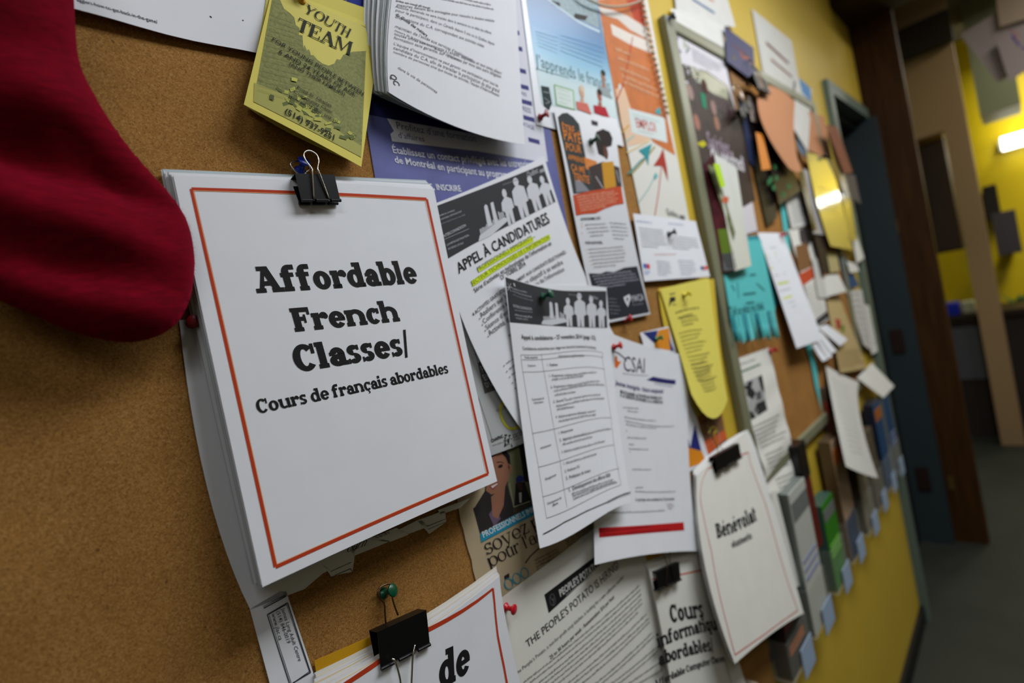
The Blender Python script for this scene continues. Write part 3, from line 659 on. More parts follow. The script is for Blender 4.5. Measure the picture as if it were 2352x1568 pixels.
# -- blue programme poster
BLUE = M('blue_poster', (92, 96, 152), .6, noise_amt=.12, noise_scale=30)
o, pt, k = paper('blue_poster', 'blue programme poster behind the thick pad of printed pages', 'poster', [[(778, -90), (1205, -40)], [(872, 470), (1318, 600)]], .0112, BLUE)
NAVY = (36, 38, 96); k.new('colour_blocks')
k.poly([(780, -80), (1195, -40), (1245, 290), (1120, 320), (843, 262), (843, 235)], (30, 34, 92))
k.poly([(784, -80), (850, -72), (870, 60), (806, 20)], (22, 40, 130))
k.new('white_panels'); WH = (214, 214, 222)
k.poly([(1140, -40), (1202, -30), (1258, 372), (1180, 350)], WH)
k.poly(cB(995, 800, 1330, 860, 2035, 985, 2045, 1095, 1600, 1020, 1030, 955, 1018, 905, 1042, 885), WH)
k.new('lettering')
for q in cC(125, 225, 145, 335, 170, 487, 188, 597, 210, 702, 228, 812, 262, 962): k.line((q[0]-26, q[1]-7), q, 5.5, (60, 60, 118))
k.text('ATAGE', *cC(150, 850, 225, 880), (70, 70, 120), .01); k.text('PRESS', *cC(133, 742, 205, 768), (80, 80, 120), .01); k.text('LABS', *cC(125, 635, 175, 655), (80, 80, 120))
k.text('Profitez d’une formation', *cB(1060, 868, 1600, 960), (70, 74, 130), hs=1.1)
k.text('d’affaires', *cB(1073, 930, 1250, 958), (70, 74, 130), hs=1.1)
k.text('Établissez un contact privilégié avec les entreprises', *cB(1035, 1032, 1985, 1135), (222, 222, 232), .012, hs=1.15)
k.text('de Montréal en participant au programme', *cB(1050, 1098, 1860, 1210), (222, 222, 232), .012, hs=1.15)
k.text('VOUS, INSCRIRE', *cB(1195, 1270, 1500, 1293), (222, 222, 232), .02, hs=1.15)
k.done()
# -- yellow flyer, two leaves
YF = M('yellow_flyer_paper', (214, 200, 96), .8, bump=.1)
root = empty('yellow_flyer', at(700, 200, .02), 'yellow Youth Team flyer pinned at the top, lower corner lifting off the cork', 'flyer')
o, pt, _ = paper('back_leaf', None, None, [[(622, -60), (752, -12), (876, 30)], [(585, 140), (715, 190), (852, 215)], [(562, 241), (655, 300), (815, 372)]], .016, YF, nu=8, nv=8, ink_=False, parent=root)
o, pt, k = paper('front_leaf', None, None, [[(634, -60, .014), (752, -12, .014), (880, 30, .014)], [(560, 240, .03), (695, 310, .036), (830, 383, .030)]], None, YF, nu=12, nv=12, parent=root)
GB = (128, 136, 64); k.new('picture')
k.poly(cB(225, -30, 470, 20, 870, 190, 855, 300, 820, 1062, 95, 688), M('grey_green_halftone', (128, 130, 76), .8, noise_amt=.22, noise_scale=420))
k.new('picture_hole'); YI = (208, 196, 100)
k.poly(cB(260, -30, 470, 20, 800, 160, 868, 200, 860, 345, 765, 350, 700, 372, 680, 405, 655, 400, 640, 430, 600, 445, 560, 430, 520, 400, 500, 375, 480, 372, 472, 320, 455, 345, 440, 300, 430, 320, 425, 240, 400, 235, 405, 190, 380, 170, 370, 120, 340, 90, 300, 60), YI)
for i in range(9): a = cB(430+i*9, 290+i*8, 440+i*9, 260+i*10, 450+i*9, 330+i*8); k.poly(a, YI)
k.poly(cB(100, 560, 230, 610, 420, 700, 560, 800, 690, 900, 820, 985, 820, 1062, 95, 688), (166, 162, 86))
rnd = random.Random(5)
for i in range(46):
    t = rnd.random(); x = 300+t*440+rnd.uniform(-40, 40); y = 640+t*290+rnd.uniform(-55, 60)*(1-.4*t); w = rnd.uniform(10, 26); h = rnd.uniform(7, 13); a = rnd.uniform(-.5, 1.0)
    P = [(x+w*math.cos(a)-h*math.sin(a)*q, y+w*math.sin(a)*1+h*math.cos(a)*q) for q in (-1, 1)]+[(x-w*math.cos(a)-h*math.sin(a)*q, y-w*math.sin(a)+h*math.cos(a)*q) for q in (1, -1)]
    k.poly(cB(*[c for p in P for c in p]), (98, 106, 54) if i % 2 else (176, 176, 84))
k.poly(cB(205, 640, 232, 650, 228, 685, 202, 672), (84, 92, 50)); k.poly(cB(350, 525, 390, 535, 385, 558, 348, 548), (190, 188, 84))
for j in range(16):   # brick courses
    k.line(cB(212-j*6, 100+j*34)[0], cB(370+min(j, 9)*16-max(0, j-9)*8, 158+j*37)[0], .22, (104, 112, 56))
k.new('lettering'); D = (34, 36, 20); rm = dict(st=.17, th=.06, sf=.05, se=.05)
k.slab('YOUTH', *cB(428, 80, 735, 262), D, hs=1.25, **rm); k.slab('TEAM', *cB(375, 200, 745, 378), D, hs=1.15, **dict(rm, st=.22, sf=.07))
sm = dict(st=.13, th=.05, sf=.04, se=.03)
for t, a in (('FOR YOUNG PEOPLE BETWEEN', (212, 275, 830, 650)), ('6 AND 24 YEARS OF AGE', (258, 360, 775, 655)), ('(AND THEIR FAMILIES)', (330, 440, 705, 650))): k.text(t, *cB(*a), D, .01, hs=1.0)
for t, a in (('Point St. Charles', (383, 600, 615, 728)), ('Community Clinic', (360, 632, 622, 770)), ('1955 Centre', (425, 690, 550, 762)), ('Montréal (Québec) H3K 1J1', (328, 660, 655, 832))): k.text(t, *cB(*a), D, .004, hs=1.0)
k.text('(514) 937-9251', *cB(300, 765, 632, 950), D, .022, hs=1.1); k.done()
pin(692, 4, .016, (190, 140, 20), 'dark yellow push pin at the top of the yellow flyer', 'mustard', d=(-.1, -1, .5), size=.95)
# -- cyan french-course poster
o, pt, k = paper('french_poster', 'sky-blue poster about learning French with three people at its foot', 'poster', [[(1183, -120), (1352, -80)], [(1233, 286), (1433, 336)]], .0128, M('poster_white', (214, 216, 220), .35, spec=.5), nv=20)
m = bpy.data.materials.new('sky_gradient_print'); m.use_nodes = True; nt = m.node_tree; b = nt.nodes['Principled BSDF']; b.inputs['Roughness'].default_value = .35
tc = nt.nodes.new('ShaderNodeTexCoord'); sx = nt.nodes.new('ShaderNodeSeparateXYZ'); cr = nt.nodes.new('ShaderNodeValToRGB'); mr = nt.nodes.new('ShaderNodeMapRange')
zt = at(1300, 30, .0128).z-o.location.z; zb = at(1320, 300, .0128).z-o.location.z; mr.inputs[1].default_value = zt; mr.inputs[2].default_value = zb
e = cr.color_ramp.elements; e[0].position = 0; e[0].color = (*lin((10, 84, 134)), 1); e[1].position = .62; e[1].color = (*lin((178, 200, 202)), 1); q = e.new(.22); q.color = (*lin((20, 116, 168)), 1); q = e.new(.42); q.color = (*lin((104, 168, 196)), 1)
nt.links.new(tc.outputs['Object'], sx.inputs[0]); nt.links.new(sx.outputs[2], mr.inputs[0]); nt.links.new(mr.outputs[0], cr.inputs[0]); nt.links.new(cr.outputs[0], b.inputs['Base Color'])
k.new('sky_picture').poly(cC(155, -120, 640, -60, 665, 60, 760, 620, 785, 800, 275, 700, 235, 440), m)
k.new('photo_strip').poly(cC(290, -100, 640, -60, 662, 150, 660, 190, 480, 110, 330, 20), M('grey_photo', (120, 142, 146), .4, noise_amt=.3, noise_scale=160))
k.poly(cC(500, 90, 590, 110, 570, 140, 490, 125), (64, 60, 54)); k.poly(cC(330, 0, 400, 20, 400, 50), (60, 64, 66))
k.new('white_curve'); k.path(cC(285, -30, 350, 20, 430, 80, 520, 145, 600, 185, 668, 215), 3.4, (206, 224, 230)); k.path(cC(640, 40, 665, 60, 700, 300, 760, 600, 800, 860), 1.6, (170, 200, 210))
k.new('lettering'); k.text('J’apprends le français', *cC(240, 445, 745, 620), (90, 124, 130), hs=1.9); k.line(*cC(250, 468, 460, 528), 1.2, (90, 124, 130))
for j in range(5): k.greek(*cC(235+j*4, 215+j*24, 385, 262+j*26), 1.4, (60, 120, 150), j); k.greek(*cC(400, 240+j*26, 690, 330+j*32), 1.4, (50, 120, 154), j+9)
k.new('crest'); k.poly(cC(270, 580, 325, 590, 345, 700, 325, 745, 290, 715), (36, 50, 50)); k.path(cC(285, 620, 325, 628), .8, (170, 180, 180)); k.path(cC(290, 660, 332, 690, 300, 700), .9, (150, 160, 160))
k.new('green_note'); k.poly(cC(358, 570, 490, 610, 500, 745, 372, 710), (120, 170, 100)); k.poly(cC(364, 580, 484, 616, 493, 737, 378, 703), (212, 222, 216)); k.para(*cC(378, 600, 470, 628, 392, 690), 4, 1.5, (120, 180, 120), 4)
k.new('people_picture')
for (x, y, sk, hr, sh, w) in ((690, 520, (170, 120, 90), (44, 30, 24), (150, 160, 160), 34), (545, 625, (208, 160, 132), (214, 190, 160), (206, 110, 96), 38), (665, 650, (170, 96, 72), (40, 20, 16), (178, 24, 40), 40)):
    c = cC(x, y)[0]; k.poly(cC(x-w, y+60, x+w, y+75, x+w+30, y+150, x-w+6, y+112), sh); k.ell(c, 5.6, 9, sk); k.ell((c[0], c[1]-9), 6.4, 5, hr); k.poly(cC(x-8, y+40, x+14, y+44, x+16, y+74, x-6, y+70), sk)
k.done()
pin(1240, 270, .014, (150, 20, 22), 'dark red push pin at the lower left corner of the sky-blue poster', 'darkred', d=(.25, -1, .12), size=1.15)
# -- orange job poster
o, pt, k = paper('orange_poster', 'orange and white job-search poster with curved arrows beside the bead chain', 'poster', [[(1352, -90), (1478, -50)], [(1472, 492), (1584, 510)]], .0118, M('poster_warm_white', (216, 214, 204), .6), nv=20)
OR = (192, 104, 36); k.new('orange_ground')
k.poly(cC(640, 0, 960, -30, 1010, 200, 1090, 640, 1178, 1050, 1030, 960, 880, 740, 835, 600, 800, 560, 775, 690, 740, 480, 690, 190), M('orange_print', OR, .6, noise_amt=.14, noise_scale=40))
k.poly(cC(850, 0, 960, -30, 985, 180, 900, 130), (176, 66, 36)); k.poly(cC(775, 600, 835, 600, 880, 740, 960, 850, 1010, 950, 860, 990, 815, 840), (222, 188, 156))
k.new('white_bands'); k.poly(cC(655, 45, 760, 70, 860, 110, 985, 190, 1008, 275, 870, 200, 790, 130, 690, 100), (214, 206, 196)); k.poly(cC(740, 160, 870, 225, 1005, 280, 1025, 365, 870, 300, 755, 235), (222, 212, 200))
k.new('tag'); k.poly(cC(860, 730, 1105, 795, 1125, 965, 885, 895), (210, 218, 214)); k.text('EMPLOI', *cC(915, 858, 1050, 893), (190, 84, 74), .02, hs=1.5); k.para(*cC(890, 775, 1080, 830, 895, 800), 2, 2.5, (130, 176, 180), 5); k.para(*cC(925, 885, 1100, 925, 925, 885), 1, 2, (150, 130, 120), 6)
k.new('red_arrow')
k.path(cC(890, 250, 850, 460, 830, 560, 780, 685), 2.6, (176, 52, 34)); k.new('red_arrow'); k.path(cC(1040, 1455, 1065, 1300, 1085, 1120, 1090, 1060), 2.6, (190, 76, 60)); k.poly(cC(1095, 1000, 1120, 1130, 1130, 1225, 1090, 1120, 1030, 1120, 1070, 1060), (166, 48, 34))
k.new('teal_arrow'); k.path(cC(880, 1175, 960, 1090, 1040, 990), 3.4, (160, 140, 70)); k.path(cC(860, 1175, 940, 1090, 980, 1060), 3, (40, 138, 140)); k.poly(cC(930, 1015, 1020, 970, 1000, 1040, 995, 1120, 975, 1060), (34, 140, 146))
k.new('small_arrow'); k.path(cC(925, 1375, 1000, 1270, 1040, 1190), 2, (140, 176, 172)); k.poly(cC(1045, 1165, 1060, 1190, 1040, 1215, 1030, 1190), (90, 170, 172)); k.new('arrow_tip').poly(cC(1050, 740, 1075, 725, 1080, 780, 1040, 760), (60, 160, 164))
k.new('gold_line'); k.path(cC(815, 895, 865, 845), 2.6, (200, 160, 60)); k.path(cC(840, 960, 900, 915), 2.4, (150, 190, 186)); k.path(cC(850, 1030, 1000, 950), 2.6, (222, 200, 150))
k.new('lettering')
for j, (a, b_) in enumerate(((340, 880), (400, 1000), (470, 1010), (520, 1060), (560, 1070))): k.greek(*cC(775+j*14, a, b_, a+(b_-775)*.36), 6, (232, 190, 150), j+2)
k.text('Québec', *cC(1118, 1445, 1200, 1472), (90, 90, 90), hs=1.5); k.poly(cC(1205, 1450, 1240, 1458, 1243, 1482, 1208, 1475), (110, 110, 112)); k.done()
# -- youth work flyer
o, pt, k = paper('community_flyer', 'tall white flyer with a woman in a yellow scarf, orange block and dark foot', 'flyer',
                 [[(1272, 250), (1412, 272)], [(1297, 380), (1424, 382)], [(1351, 652), (1473, 630)], [(1374, 746), (1494, 721)]], .0165, M('poster_white'), nv=22)
k.new('picture'); k.poly(cC(385, 790, 415, 765, 450, 762, 490, 790, 530, 840, 545, 920, 590, 1140, 640, 1290, 490, 1310, 460, 1150, 400, 880), (50, 54, 52))
k.poly(cC(560, 1060, 650, 1090, 640, 1160, 575, 1140), (210, 128, 60)); k.poly(cC(610, 810, 655, 822, 655, 852, 615, 842), (50, 50, 56))
k.poly(cC(645, 890, 690, 870, 735, 890, 755, 935, 748, 985, 700, 1000, 650, 985, 632, 940), (36, 24, 20)); k.ell(cC(708, 1030)[0], 6.8, 11, (96, 56, 40)); k.poly(cC(640, 960, 690, 985, 700, 1060, 660, 1040), (36, 24, 20))
k.poly(cC(590, 1130, 690, 1090, 800, 1130, 818, 1262, 640, 1290), (60, 46, 42)); k.poly(cC(680, 1095, 760, 1090, 780, 1260, 700, 1275), (196, 140, 30)); k.poly(cC(500, 1220, 530, 1210, 600, 1290, 510, 1300), (130, 130, 136)); k.path(cC(640, 1190, 690, 1270), 2.4, (170, 170, 176)); k.path(cC(780, 1150, 800, 1230), 2.4, (170, 170, 176))
k.new('orange_lettering')
for t, a in (('ÊTRE', (415, 885, 500, 905)), ('PAYÉ', (425, 945, 545, 972)), ('POUR', (440, 1015, 545, 1035)), ('APPRENDRE', (455, 1075, 590, 1110)), ('ÇA ME', (475, 1150, 570, 1172)), ('TENTE', (492, 1215, 600, 1240))): k.text(t, *cC(*a), (222, 128, 36), .008, hs=1.6)
k.new('orange_block'); k.poly(cC(487, 1318, 600, 1290, 812, 1258, 830, 1375, 770, 1385, 700, 1410, 640, 1440, 560, 1445, 508, 1456), (190, 70, 30))
k.new('dark_block'); k.poly(cF(1183, 728, 1260, 730, 1300, 715, 1350, 720, 1420, 690, 1508, 680, 1590, 990, 1330, 1038, 1255, 1010), (34, 36, 46))
k.new('lettering')
k.para(*cC(512, 1335, 790, 1292, 540, 1428), 6, 3.0, (232, 170, 140), 8); k.text('LE PROGRAMME, C’EST :', *cC(540, 1488, 680, 1480), BLK, .02, hs=1.2)
k.para(*cF(1155, 405, 1310, 395, 1190, 480), 4, 2.2, GRY, 3); k.para(*cF(1320, 390, 1440, 400, 1350, 495), 5, 2.2, GRY, 6); k.text('POUR QUOI FAIRE...', *cF(1160, 530, 1280, 528), BLK, .02, hs=1.2)
k.para(*cF(1180, 570, 1430, 550, 1215, 690), 6, 2.3, (120, 112, 110), 12)
for y in (400, 420, 465): k.ell(cF(1135, y-8)[0], .9, .9, (214, 100, 60))
for j in range(5): k.ell(cF(1168+j*8, 565+j*26)[0], .9, .9, (214, 160, 60))
k.para(*cF(1205, 752, 1500, 715, 1250, 830), 5, 2.6, (170, 172, 182), 14); k.para(*cF(1280, 900, 1370, 905, 1330, 1000), 5, 2.2, (130, 132, 142), 15)
k.poly(cF(1415, 890, 1455, 868, 1462, 900, 1445, 955, 1425, 920), (214, 214, 220)); k.poly(cF(1432, 895, 1448, 890, 1442, 930), (34, 36, 46)); k.text('YWCA', *cF(1470, 925, 1555, 908), (190, 190, 198), .01, hs=1.4); k.greek(*cF(1475, 945, 1550, 935), 2.2, (140, 140, 150), 3); k.done()
pin(1357, 326, .018, (10, 70, 44), 'green push pin in the photo of the woman on the tall flyer', 'green', d=(.28, -1, .18), size=1.25)
pin(1432, 735, .0115, (176, 24, 40), 'red push pin below the tall flyer with the dark foot', 'red', d=(.28, -1, .1), size=1.2)
# -- white card
o, pt, k = paper('info_card', 'white landscape card with two small red-blue emblems below the orange poster', 'card', [[(1454, 490), (1598, 508)], [(1480, 646), (1631, 635)]], .0175, PAPER, disp=lambda u, v: (0, 0, .002*math.sin(3.14*u)*v))
k.new('lettering'); k.para(*cF(1505, 378, 1680, 402, 1505, 378), 1, 3, (140, 150, 190), 2); k.para(*cF(1720, 395, 1890, 410, 1720, 395), 1, 3, (150, 160, 190), 3)
k.para(*cF(1520, 425, 1700, 445, 1540, 548), 7, 2.4, GRY, 4); k.para(*cF(1740, 480, 1920, 500, 1752, 560), 5, 2.4, GRY, 5); k.para(*cF(1625, 605, 1860, 602, 1625, 605), 1, 2.4, (200, 120, 110), 6); k.para(*cF(1640, 648, 1740, 660, 1650, 738), 6, 2.2, (120, 124, 140), 7); k.para(*cF(1785, 645, 1900, 650, 1805, 738), 6, 2.2, (120, 124, 140), 8)
k.new('emblems'); k.poly(cF(1548, 662, 1570, 664, 1574, 695, 1553, 692), (60, 110, 190)); k.poly(cF(1570, 664, 1592, 666, 1596, 698, 1574, 695), (206, 60, 54)); k.para(*cF(1560, 715, 1600, 715, 1560, 735), 3, 2, (110, 150, 200), 1); k.poly(cF(1935, 682, 1957, 680, 1960, 706, 1940, 702), (60, 70, 130)); k.poly(cF(1960, 680, 1982, 676, 1985, 702, 1965, 708), (220, 80, 60)); k.done()
pin(1535, 538, .0185, (24, 22, 24), 'black push pin in the middle of the white landscape card', 'black', d=(.35, -1, .16), size=1.25)
# -- bottom-most: newspaper, sleeve sheet
NEWS = M('newsprint', (178, 160, 128), .9, noise_amt=.04, noise_scale=40, bump=.1)
o, pt, k = paper('newspaper_cutting', 'torn newspaper cutting with a smiling woman and a blue banner', 'newspaper', [[(1010, 985), (1330, 960)], [(1108, 1400), (1450, 1235)]], .0115, NEWS, tear=2, nu=14, nv=18)
k.new('photo'); k.poly(cG(255, 1080, 330, 1010, 350, 700, 560, 620, 660, 640, 700, 1060, 480, 1160, 300, 1250), (62, 56, 44)); k.poly(cG(480, 660, 600, 620, 660, 1040, 530, 1070, 490, 950), (112, 112, 80)); k.poly(cG(560, 640, 600, 625, 640, 900, 600, 900), (30, 30, 26))
SK = (150, 102, 78); k.poly(cG(340, 950, 380, 930, 490, 930, 530, 1120, 300, 1240, 260, 1080), (44, 38, 38)); k.poly(cG(360, 1120, 400, 1060, 440, 1150, 395, 1200), (104, 84, 106)); k.poly(cG(375, 1000, 470, 930, 460, 1060, 420, 1150, 385, 1130), SK)
k.poly(cG(340, 720, 400, 680, 460, 675, 500, 720, 508, 800, 490, 860, 440, 760, 385, 740), (28, 22, 20)); k.poly(cG(375, 740, 440, 700, 475, 740, 500, 800, 498, 870, 470, 930, 430, 975, 375, 985, 340, 960), SK); k.ell(cG(505, 810)[0], 3, 6, SK)
k.ell(cG(438, 795)[0], 4.2, 1.9, (26, 18, 18), -.2); k.path(cG(412, 770, 440, 765, 460, 775), 1.2, (40, 28, 24)); k.poly(cG(362, 930, 420, 900, 425, 915, 385, 955), (140, 60, 60)); k.poly(cG(372, 930, 418, 908, 420, 914, 385, 943), (214, 204, 196)); k.path(cG(385, 850, 400, 880, 388, 893), 1, (110, 70, 56))
k.poly(cG(540, 910, 600, 900, 650, 1040, 530, 1075), (34, 34, 32)); k.ell(cG(568, 925)[0], 4.5, 7, (70, 48, 44)); k.poly(cG(540, 880, 560, 855, 592, 862, 600, 895, 545, 905), (50, 60, 120)); k.path(cG(498, 910, 528, 1070, 640, 1030), 1, (160, 160, 130)); k.poly(cG(562, 975, 580, 970, 580, 1040, 566, 1040), (190, 190, 180))
k.new('blue_banner'); k.poly(cG(300, 1250, 520, 1130, 720, 1030, 740, 1085, 540, 1185, 308, 1308), (30, 140, 170))
k.new('lettering'); k.text('PROFESSIONNELS IMMIGRANTS', *cG(322, 1278, 800, 1033), (206, 216, 216), .02, hs=1.45)
nk = dict(st=.13, th=.05, sf=.035, se=.05); k.slab('soyez prets', *cG(345, 1395, 880, 1105), (38, 34, 30), hs=.92, **nk); k.slab('pour l\'accueil', *cG(365, 1480, 900, 1195), (38, 34, 30), hs=.92, **nk)
k.path(cG(605, 1448, 640, 1400, 700, 1345, 760, 1300), 1.6, (60, 48, 40)); k.para(*cG(670, 1435, 850, 1342, 690, 1500), 4, 2.6, (110, 92, 70), 4); k.para(*cG(870, 1290, 1060, 1190, 900, 1350), 5, 2.6, (96, 80, 60), 6); k.poly(cG(462, 1535, 495, 1515, 498, 1545, 468, 1562), (40, 34, 30))
k.new('blue_lettering'); k.slab('OOOS', *cG(480, 1640, 665, 1510), (40, 140, 160), hs=1.0, **dict(nk, st=.12)); k.done()
o, pt, k = paper('sleeved_sheet', 'pale sheet with a yellow highlighter ring and dark title box, right of the big pad', 'paper', [[(985, 640), (1190, 700)], [(1128, 1046), (1330, 965)]], .0128, M('grey_white_paper', (186, 188, 186), .45, spec=.5), disp=lambda u, v: (0, 0, .003*math.sin(u*6)*v))
k.new('title_box').poly(cG(283, 98, 345, 75, 400, 60, 470, 240, 440, 270, 332, 306), (84, 84, 82))
k.new('lettering'); k.text('FONDEMENTS', *cG(318, 162, 520, 92), (178, 178, 176), .01, hs=1.5); k.text('EN LIGNE', *cG(332, 218, 470, 165), (178, 178, 176), .01, hs=1.5); k.text('D’UNE', *cG(343, 265, 425, 235), (178, 178, 176), .01, hs=1.5)
k.line(*cF(335, 990, 440, 1360), .5, (110, 110, 110)); k.line(*cG(290, 330, 385, 620), .5, (120, 120, 120))
for j in range(7): k.ell(cF(384+j*5.5, 1098+j*29.5)[0], .8, .8, BLK)
k.text('CHAFRIC', *cG(378, 635, 462, 598), BLK, .03, hs=1.5); k.text('www.chafric.ca', *cG(385, 660, 470, 632), GRY, .0, hs=1.2); k.para(*cG(520, 590, 600, 560, 525, 625), 3, 2.2, GRY, 3); k.text('4200 Rue Laval', *cG(415, 432, 540, 380), GRY, 0, hs=1.2)
rnd = random.Random(11)
for i in range(26): x, y = 470+rnd.uniform(-10, 40), 600+rnd.uniform(-25, 55); w = rnd.uniform(4, 9); k.poly(cG(x, y, x+w, y-3, x+w+2, y+8, x+2, y+10), (40, 42, 40))
k.new('highlighter_ring'); P = [(520+82*math.cos(a)*(1-.15*math.sin(a)), 435+108*math.sin(a)) for a in [math.radians(q) for q in range(40, 300, 14)]]; k.path(cG(*[c for p in P for c in p]), 3.0, (206, 200, 30)); k.done()
# -- people's potato notice
o, pt, k = paper('hiring_notice', 'white hiring notice with a black banner, lower centre, under the red push pin', 'notice', [[(1150, 1374), (1452, 1148)], [(1235, 1790), (1575, 1590)]], .0128, PAPERW, nv=18,
                 disp=lambda u, v: (0, 0, .0035*math.sin(3.14*u)*v+.0003*math.sin(u*8+v*4)))
k.new('banner').poly(cJ(735, 970, 1100, 695, 1107, 775, 765, 1095), (20, 20, 20))
k.new('lettering'); k.text('PEOPLE’S POTATO', *cJ(842, 985, 1100, 790), (206, 206, 200), .03, hs=1.9); k.line(*cJ(880, 975, 1060, 835), .9, (160, 160, 158)); k.ell(cJ(790, 1005)[0], 6, 8.5, (70, 70, 70)); k.ell(cJ(790, 1005)[0], 4.4, 6.8, (24, 24, 24)); k.path(cJ(775, 985, 790, 1010, 800, 990, 795, 1040), .7, (110, 110, 110))
k.text('THE PEOPLE’S POTATO IS HIRING!', *cJ(620, 1330, 1240, 790), (40, 40, 40), .008, hs=1.45)
k.text('The People’s Potato, a not-for-profit soup kitchen, is looking for a new collective member', *cJ(540, 1518, 1275, 855), (84, 84, 84), 0, hs=1.5)
k.text('25 to 30 hours per week - Remuneration: $16 per hour', *cJ(775, 1408, 1210, 990), (60, 60, 60), .012, hs=1.5)
rows = [(595, 1567, 1378, 912), (640, 1567, 1385, 940), (700, 1567, 1392, 968), (720, 1585, 1396, 1000), (760, 1590, 1398, 1030), (800, 1595, 1375, 1085), (860, 1600, 1430, 1100), (900, 1600, 1445, 1130), (960, 1600, 1447, 1155), (1000, 1640, 1465, 1230), (1040, 1640, 1475, 1255), (1100, 1640, 1500, 1325), (1150, 1640, 1503, 1355), (1200, 1640, 1520, 1430), (1260, 1640, 1535, 1480)]
for j, r_ in enumerate(rows): k.greek(*cJ(*r_), 2.6, (92, 92, 90), j+1)
k.done(); pin(1160, 1394, .0135, (196, 20, 36), 'bright red push pin beside the lower left pad, on the hiring notice', 'brightred', d=(.22, -1, -.1), size=1.15)
# -- long tear-off sheet behind the big pad
o, pt, k = paper('tear_off_sheet', 'long white tear-off sheet behind the big pad, one address tab left', 'paper', [[(412, 735), (800, 700)], [(507, 1230), (905, 1130)], [(575, 1400), (700, 1352)]], .0118, PAPER, ink_=False, nv=12)
# its lower part: one long tab left, stubs of the others
def child_sheet(parent, name, grid, off, mat, nu=3, nv=8, disp=None, tear=0):
    pt = Patch(grid, off, disp); q = sheet_mesh(name, pt, mat, parent, nu, nv, tear=tear); return q, pt, Ink(q, pt, nu=nu, nv=nv)
q, pt, k = child_sheet(o, 'tear_off_tab', [[(574, 1398), (655, 1350)], [(628, 1600), (738, 1600)]], .0118, PAPER)
k.new('lettering'); D = (54, 56, 66); k.line(*cI(605, 1062, 755, 980), .9, D); k.line(*cI(600, 1052, 750, 972), .5, D)
for d_, w_ in ((0, .9), (12, .45)):
    k.path(cI(628+d_, 1105-d_*.2, 765-d_*.5, 1025+d_, 920-d_*.6, 1495-d_*.6, 800, 1567), w_, D); k.line(*cI(628+d_, 1105, 778+d_, 1567), w_, D)
k.text('James Lyng Adult Centre', *cI(722, 1068, 838, 1420), D, .002, hs=1.1); k.text('(514) 846-0019', *cI(687, 1085, 762, 1300), D, .002, hs=1.1); k.text('www.jlac.ca', *cI(655, 1102, 706, 1280), D, .002, hs=1.1); k.done()
for g, t_, lab in (([cI(985, 740, 1230, 640), cI(1060, 848, 1205, 815)], 3, 'Lear'), ([cI(1300, 600, 1500, 520), cI(1460, 615, 1585, 565)], 4, None), ([cI(1640, 470, 1830, 400), cI(1722, 562, 1836, 480)], 5, None), ([cI(640, 930, 985, 760), cI(745, 950, 1060, 800)], 6, None), ([cI(1500, 540, 1660, 460), cI(1585, 560, 1720, 510)], 7, None), ([cI(1180, 640, 1330, 580), cI(1215, 710, 1460, 610)], 8, None), ([cI(1780, 400, 2000, 320), cI(1800, 430, 1930, 385)], 9, None)):
    q, pt, k = child_sheet(o, 'torn_stub', g, .0119, PAPERW, 6, 5, tear=t_); k.new('lettering')
    if lab: k.slab('Learn', *cI(1140, 695, 1290, 640), (60, 50, 50), hs=1.3, shear=.3, **nk); k.line(*cI(1055, 815, 1195, 752), .5, D); k.path(cI(1085, 840, 1190, 795, 1203, 815), .6, D)
    if t_ == 4: k.slab('nish.', *cI(1375, 590, 1475, 548), (60, 50, 50), hs=1.3, shear=.3, **nk)
    if t_ == 5: k.line(*cI(1705, 510, 1832, 460), .7, D); k.line(*cI(1712, 530, 1832, 480), .5, D)
    k.done()
pin(441, 742, .013, (120, 16, 24), 'dark red push pin between the stocking toe and the big pad', 'maroon', d=(-.1, -1, 0))
# -- appel a candidatures, tilted
ctr = [[(1000, 467, .0152), (1128, 415, .015), (1250, 359, .015)], [(1035, 655, .019), (1172, 600, .017), (1318, 568, .0152)], [(1215, 1010, .024), (1340, 900, .018), (1470, 860, .0155)]]
o, pt, k = paper('tilted_notice', 'tilted white notice with black skyline banner and highlighted lines', 'notice', ctr, None, PAPER, nu=14, nv=18)
CH = (50, 52, 54)
def skyline(k, f, W_=(206, 208, 212)):
    """f maps banner fractions (0..1, 0..1) to image points"""
    k.new('people_skyline')
    rnd = random.Random(4)
    def Pq(L): return [f(a, b) for a, b in L]
    for i in range(22):
        x = .34+i*.012; h = .10+.35*(rnd.random()**2)*(1 if i > 3 else .4); k.poly(Pq([(x, .93-.01*i), (x, .82-h*.55), (x+.007, .82-h*.55), (x+.007, .93-.01*i)]), W_)
    k.poly(Pq([(.41, .8), (.415, .38), (.43, .34), (.445, .38), (.45, .8)]), W_); k.poly(Pq([(.47, .8), (.475, .36), (.50, .36), (.505, .8)]), W_)
    k.poly(Pq([(.31, .98), (.33, .88), (.56, .76), (.60, .86), (.42, .99)]), W_)
    for (x, w, t) in ((.61, .105, .26), (.73, .125, .12), (.85, .11, .20), (.95, .10, .32)):
        k.poly(Pq([(x-w*.5, .62), (x-w*.42, t+.2), (x-w*.12, t+.12), (x+w*.12, t+.12), (x+w*.45, t+.2), (x+w*.5, .66), (x+w*.3, .68), (x+w*.28, .99), (x+w*.06, .99), (x, .72), (x-w*.06, .99), (x-w*.28, .99), (x-w*.3, .68)]), W_)
        k.poly(Pq([(x+w*.19*math.cos(a), t+.03+.10*math.sin(a)) for a in [i*math.pi/5 for i in range(10)]]), W_)
def bil(a, b, c, d): return lambda u, v: ((a[0]*(1-u)+b[0]*u)*(1-v)+(d[0]*(1-u)+c[0]*u)*v, (a[1]*(1-u)+b[1]*u)*(1-v)+(d[1]*(1-u)+c[1]*u)*v)
